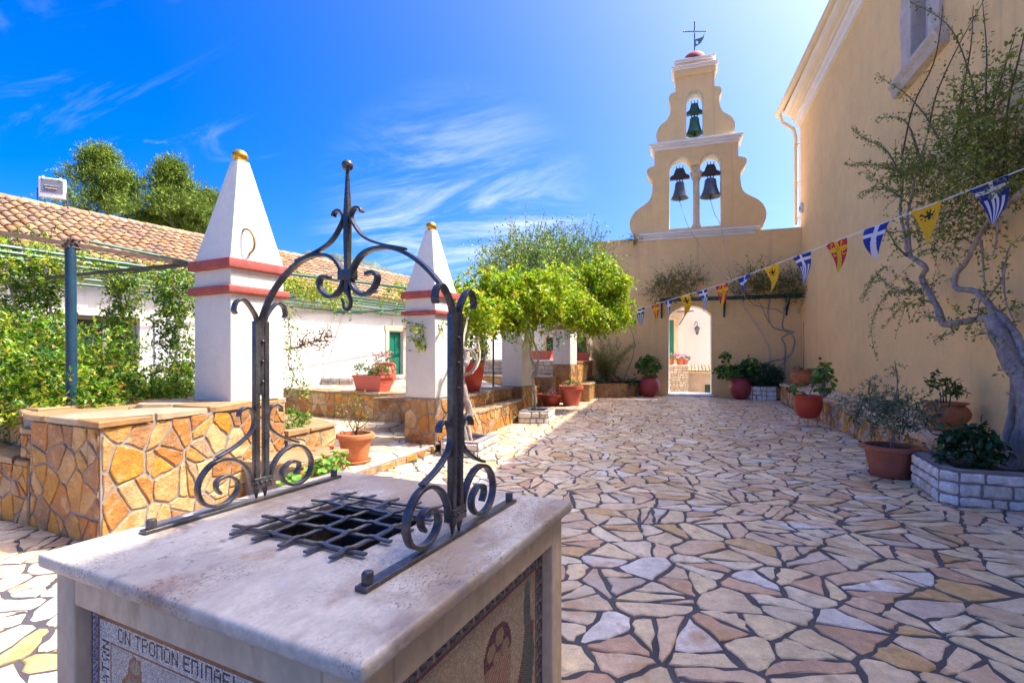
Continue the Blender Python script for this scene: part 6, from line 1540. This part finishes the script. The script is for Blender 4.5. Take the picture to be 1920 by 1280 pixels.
P, D, ti, lines = twigs(bl, 300, 8, .22, 362, .4, .5, .3); leaf_mesh('foliage_spray', P, D, .07, vc, VINE, 363, 'leaf', .5, .55, twig_of=ti); stems('twig_field', lines, .004, vc)['kind'] = 'stuff'
for r, pts in ((.035, [(1003, 768, 12.3), (1003, 735, 12.3), (999, 705, 12.2), (1006, 690, 12.2), (998, 678, 12.2), (994, 650, 12.1), (1000, 630, 12.0), (992, 600, 11.9)]), (.026, [(1004, 705, 12.2), (1009, 672, 12.2), (1002, 645, 12.1), (993, 625, 12.0), (997, 600, 11.9)]), (.02, [(1000, 690, 12.2), (1012, 668, 12.2), (1004, 648, 12.1)])):
    m = MB(); p = smooth_path([AD(*q_) for q_ in pts], 5); m.tube(p, [r * (1.15 - .4 * i / len(p)) for i in range(len(p))], 8, wob=.15, seed=3); part('stem', m, 'bark', vc, smooth=True, sharp=80)
t = thing('twisted_vine', 'thick grey twisted vine trunk in the small white planter', 'vine', AD(875, 825, 8.15))
for r, pts in ((.055, [(872, 828, 8.15), (868, 795, 8.15), (880, 770, 8.2), (872, 745, 8.2), (866, 715, 8.2), (868, 690, 8.2), (876, 675, 8.3), (872, 655, 8.4), (862, 660, 8.4)]), (.04, [(882, 826, 8.2), (876, 800, 8.2), (864, 780, 8.1), (868, 755, 8.2), (873, 735, 8.2), (862, 700, 8.2)]), (.022, [(866, 702, 8.2), (880, 700, 8.2), (890, 688, 8.2), (893, 670, 8.2), (884, 656, 8.2), (872, 658, 8.2)]), (.016, [(884, 700, 8.3), (896, 684, 8.5), (900, 660, 9.0), (893, 630, 9.6), (880, 605, 10.)]), (.025, [(868, 690, 8.2), (866, 665, 8.4), (868, 640, 8.8), (874, 610, 9.2), (880, 580, 9.6)])):
    m = MB(); p = smooth_path([AD(*q_) for q_ in pts], 5); m.tube(p, [r * (1.1 - .3 * i / len(p)) for i in range(len(p))], 9, wob=.18, seed=int(r * 1000)); part('trunk', m, 'bark', t, smooth=True, sharp=80)
sh = thing('airy_shrub', 'loose grey green bush with long shoots rising behind the vine canopy', 'bush', (-4.6, 16.5, 2.5))
bl = [(AD(x, y, t_), r, w) for x, y, t_, r, w in ((960, 500, 15, (.8, .7, .5), 2), (1000, 480, 15.5, (.9, .8, .6), 3), (1050, 490, 16, (.9, .8, .6), 3), (1095, 490, 16.5, (.7, .7, .6), 2.4), (930, 515, 14.5, (.6, .6, .35), 1), (1010, 510, 15, (1., .8, .4), 2), (1080, 520, 16, (.9, .8, .5), 2))]
P, D, ti, lines = twigs(bl, 1500, 12, .7, 364, .55, -.25, .3); leaf_mesh('foliage', P, D, .088, sh, [((.22, .34, .07), 4), ((.15, .25, .055), 3), ((.32, .42, .07), 3), ((.28, .24, .08), .7)], 365, 'leafm', .42, .4, twig_of=ti); stems('twig_field', lines[::4], .008, sh)['kind'] = 'stuff'
ln = [[AD(975 + 8 * k, 500, 15.5), AD(980 + 12 * k + 10 * (-1) ** k, 465, 15.5), AD(985 + 14 * k + 16 * (-1) ** k, 432 + 7 * (k % 3), 15.5)] for k in range(9)]
PP, DD = zip(*[along(smooth_path(l, 4), .05, 800 + i, .05) for i, l in enumerate(ln)]); leaf_mesh('foliage_spray', np.concatenate(PP), np.concatenate(DD), .06, sh, DKVINE, 366, 'leafm', .4, .3); stems('shoot_field', ln, .012, sh)['kind'] = 'stuff'

# ================================================================== BUNTING
def bpos(i):
    f = i / 12.; A_, B_ = Vector((-1.06, 14.93)), Vector((3.54, 7.64)); p = A_ + (B_ - A_) * f
    z = float(np.interp(i, [-2, 0, 5, 8, 12, 13.6], [2.86, 2.93, 3.13, 3.36, 3.68, 3.83]))
    return Vector((p.x, p.y, z))
m = MB(); m.tube([bpos(-2 + 15.55 * k / 60) for k in range(61)], .0085, 6)
o = part('bunting_string', m, 'string', smooth=True); o['label'] = 'white bunting string slung from the vine canopy across to the church wall'; o['category'] = 'string'
BLU, WHT, RED_, YEL, BLK = (.012, .04, .30), (.72, .74, .82), (.50, .025, .05), (.78, .46, .01), (.03, .03, .02)
EAGLE = ['....#.#....', '...##.##...', '#...###...#', '##..###..##', '###.###.###', '.#########.', '..#######..', '#.#.###.#.#', '....###....', '...#.#.#...', '..#..#..#..']
def pennant_col(kind, u, v):
    """u across -1..1 at the top, v 0 top .. 1 tip"""
    if kind == 'yellow':
        i, j = int((u + .46) / .92 * 11), int((v - .10) / .26 * 11)
        return BLK if 0 <= i < 11 and 0 <= j < 11 and EAGLE[j][i] == '#' else YEL
    if kind == 'stripes':
        if v < .34: return WHT if abs(u * (1 - v) - .02) < .12 or abs(v - .17) < .045 else BLU
        return WHT if int((u + 1) / 2 * 9) % 2 else BLU
    if kind == 'cross': return WHT if abs(u) < .15 or abs(v - .26) < .065 else BLU
    if abs(u) < .14 or abs(v - .24) < .055: return YEL if not (abs(u) < .13 and abs(v - .24) < .05 and (int(u * 40) + int(v * 60)) % 3 == 0) else RED_
    for a, b in ((-.4, .13), (.4, .13), (-.33, .36), (.33, .36)):
        r = math.hypot(u - a, (v - b) * 1.6)
        if .07 < r < .14 and not (u - a > .04 and abs(v - b) < .03): return YEL
    return RED_
KIND = ['stripes', 'red', 'cross', 'yellow']
LAB = ['farthest striped blue and white pennant, next to the vine canopy', 'smallest red pennant with a yellow cross, second from the vine', 'small blue pennant with a white cross at the left edge of the gateway', 'small yellow pennant with a black eagle hanging before the gateway', 'striped blue and white pennant hanging before the gateway arch',
       'red pennant with a yellow cross just right of the gateway', 'blue pennant with a white cross in front of the plant shelf', 'yellow pennant with a black eagle in front of the shelf creeper', 'striped blue and white pennant in the corner above the plant shelf', 'largest red pennant with a yellow cross, against the church wall',
       'largest blue pennant with a plain white cross, left of the tree leaves', 'largest yellow pennant with a black eagle, against the tree leaves', 'largest striped blue and white pennant, nearest at the right']
dirs_ = (bpos(12) - bpos(0)); dirs_.z = 0; dirs_.normalize(); nrm = Vector((dirs_.y, -dirs_.x, 0))
rn = random.Random(21)
for i in range(13):
    c = bpos(i); sl_ = bpos(i + .25) - bpos(i - .25); sl_.normalize()
    W_, H_ = .20, .52; kd = KIND[i % 4]; m = MB(); nu, nv = (26, 34) if i > 5 else (18, 24); tw = rn.uniform(-.8, .8); bn = rn.uniform(-.09, .09); sw = rn.uniform(-.05, .05)
    V, idx = [], {}
    for j in range(nv + 1):
        v = j / nv
        for k in range(nu + 1):
            u = k / nu * 2 - 1; hw = W_ * (1 - v) + .002
            p = c + sl_ * (u * hw) + Vector((0, 0, -1)) * (v * H_) + dirs_ * (sw * v) + nrm * (bn * math.sin(v * PI) + tw * u * hw * v * 1.4 + .018 * math.sin(u * 3.2 + i) * (1 - v))
            idx[j, k] = len(V); V.append(p)
    F, Cc = [], []
    for j in range(nv):
        for k in range(nu):
            F.append((idx[j, k], idx[j, k + 1], idx[j + 1, k + 1], idx[j + 1, k])); u, v = (k + .5) / nu * 2 - 1, (j + .5) / nv
            Cc.append(pennant_col(kd, u * (1 - v) if kd != 'stripes' else u, v))
    m.v = [tuple(p) for p in V]; m.f = F; m.c = Cc
    o = part('pennant', m, 'flagprint', smooth=True); me = o.data
    for vt in me.vertices: vt.co -= c
    o.location = c; o['label'] = LAB[i]; o['category'] = 'pennant'; o['group'] = 'pennants along the bunting string'

# ================================================================== FAR THINGS
def pine(label, px, ytop, yb, t_, w, seed):
    top, bot = Vector(AD(px, ytop, t_)), Vector(AD(px, yb, t_)); base = Vector((bot.x, bot.y, -.72))
    t = thing('pine_tree', label, 'tree', base); g = random.Random(seed)
    m = MB(); m.tube(smooth_path([base, base + Vector((.2, .1, (top.z + .7) * .5)), Vector((top.x + .1, top.y, top.z * .8)), top + Vector((0, 0, -.3))], 5), [.24 * (1 - .85 * k / 15) for k in range(16)], 8); part('trunk', m, 'bark', t, smooth=True)
    bl, limb = [], MB(); H_ = top.z - bot.z
    for k in range(46):
        f = g.random() ** .95; z = bot.z + H_ * f * .93; r = w * (1.0 - f) ** .75 * g.uniform(.35, 1.2) + .2; a = g.uniform(0, 2 * PI)
        e = Vector((top.x + r * math.cos(a), top.y + r * math.sin(a), z + .25 * r)); limb.tube([(top.x, top.y, z - .25 * r), (top.x + r * .5 * math.cos(a), top.y + r * .5 * math.sin(a), z), tuple(e)], [.07, .045, .015], 5)
        q_ = g.uniform(.42, .8); bl.append((tuple(e), (q_, q_, q_ * .7), q_)); bl.append((tuple(e - Vector((r * .4 * math.cos(a), r * .4 * math.sin(a), .1))), (.5, .5, .34), .5))
    bl.append(((top.x, top.y, top.z - .5), (.35, .35, .7), .8))
    part('limb_field', limb, 'bark', t, kind='stuff')
    P, D, ti, lines = twigs(bl, 3000, 10, .6, seed, .65, -.35, .5); leaf_mesh('crown', P, D, .26, t, PINE, seed, 'leafm', .17, .3, twig_of=ti)
pine('broad pine tree behind the tiled roof, nearest to the floodlight', 198, 284, 440, 36, 2.7, 370)
pine('taller narrow pine tree behind the roof, beside the largest pyramid', 325, 306, 445, 38, 2.35, 371)
pine('low pine tree half hidden by the largest pyramid', 388, 368, 450, 40, 2.6, 372)
m = MB(); nx_, ny_ = 60, 8; V = []
for j in range(ny_ + 1):
    for i in range(nx_ + 1):
        px = 380 + 460 * i / nx_; hy = float(np.interp(px, [380, 480, 545, 590, 640, 690, 728, 740, 800, 840], [520, 495, 476, 471, 477, 488, 504, 511, 540, 560])) + 2.2 * math.sin(i * 1.9) + 1.6 * math.sin(i * .83 + 1)
        d = 620 + 14 * j; q = Vector(AD(px, hy, 780)); k = j / ny_; base = Vector(AD(px, 665, 520 + 260 * k)); V.append((base.x, base.y, -1 + (q.z + 1) * (k ** .8) + 3 * math.sin(i * 1.3 + j * 2.1) * k * (1 - k)))
m.add(V, [(j * (nx_ + 1) + i, j * (nx_ + 1) + i + 1, (j + 1) * (nx_ + 1) + i + 1, (j + 1) * (nx_ + 1) + i) for j in range(ny_) for i in range(nx_)])
struct('hill', m, 'hill', smooth=True)
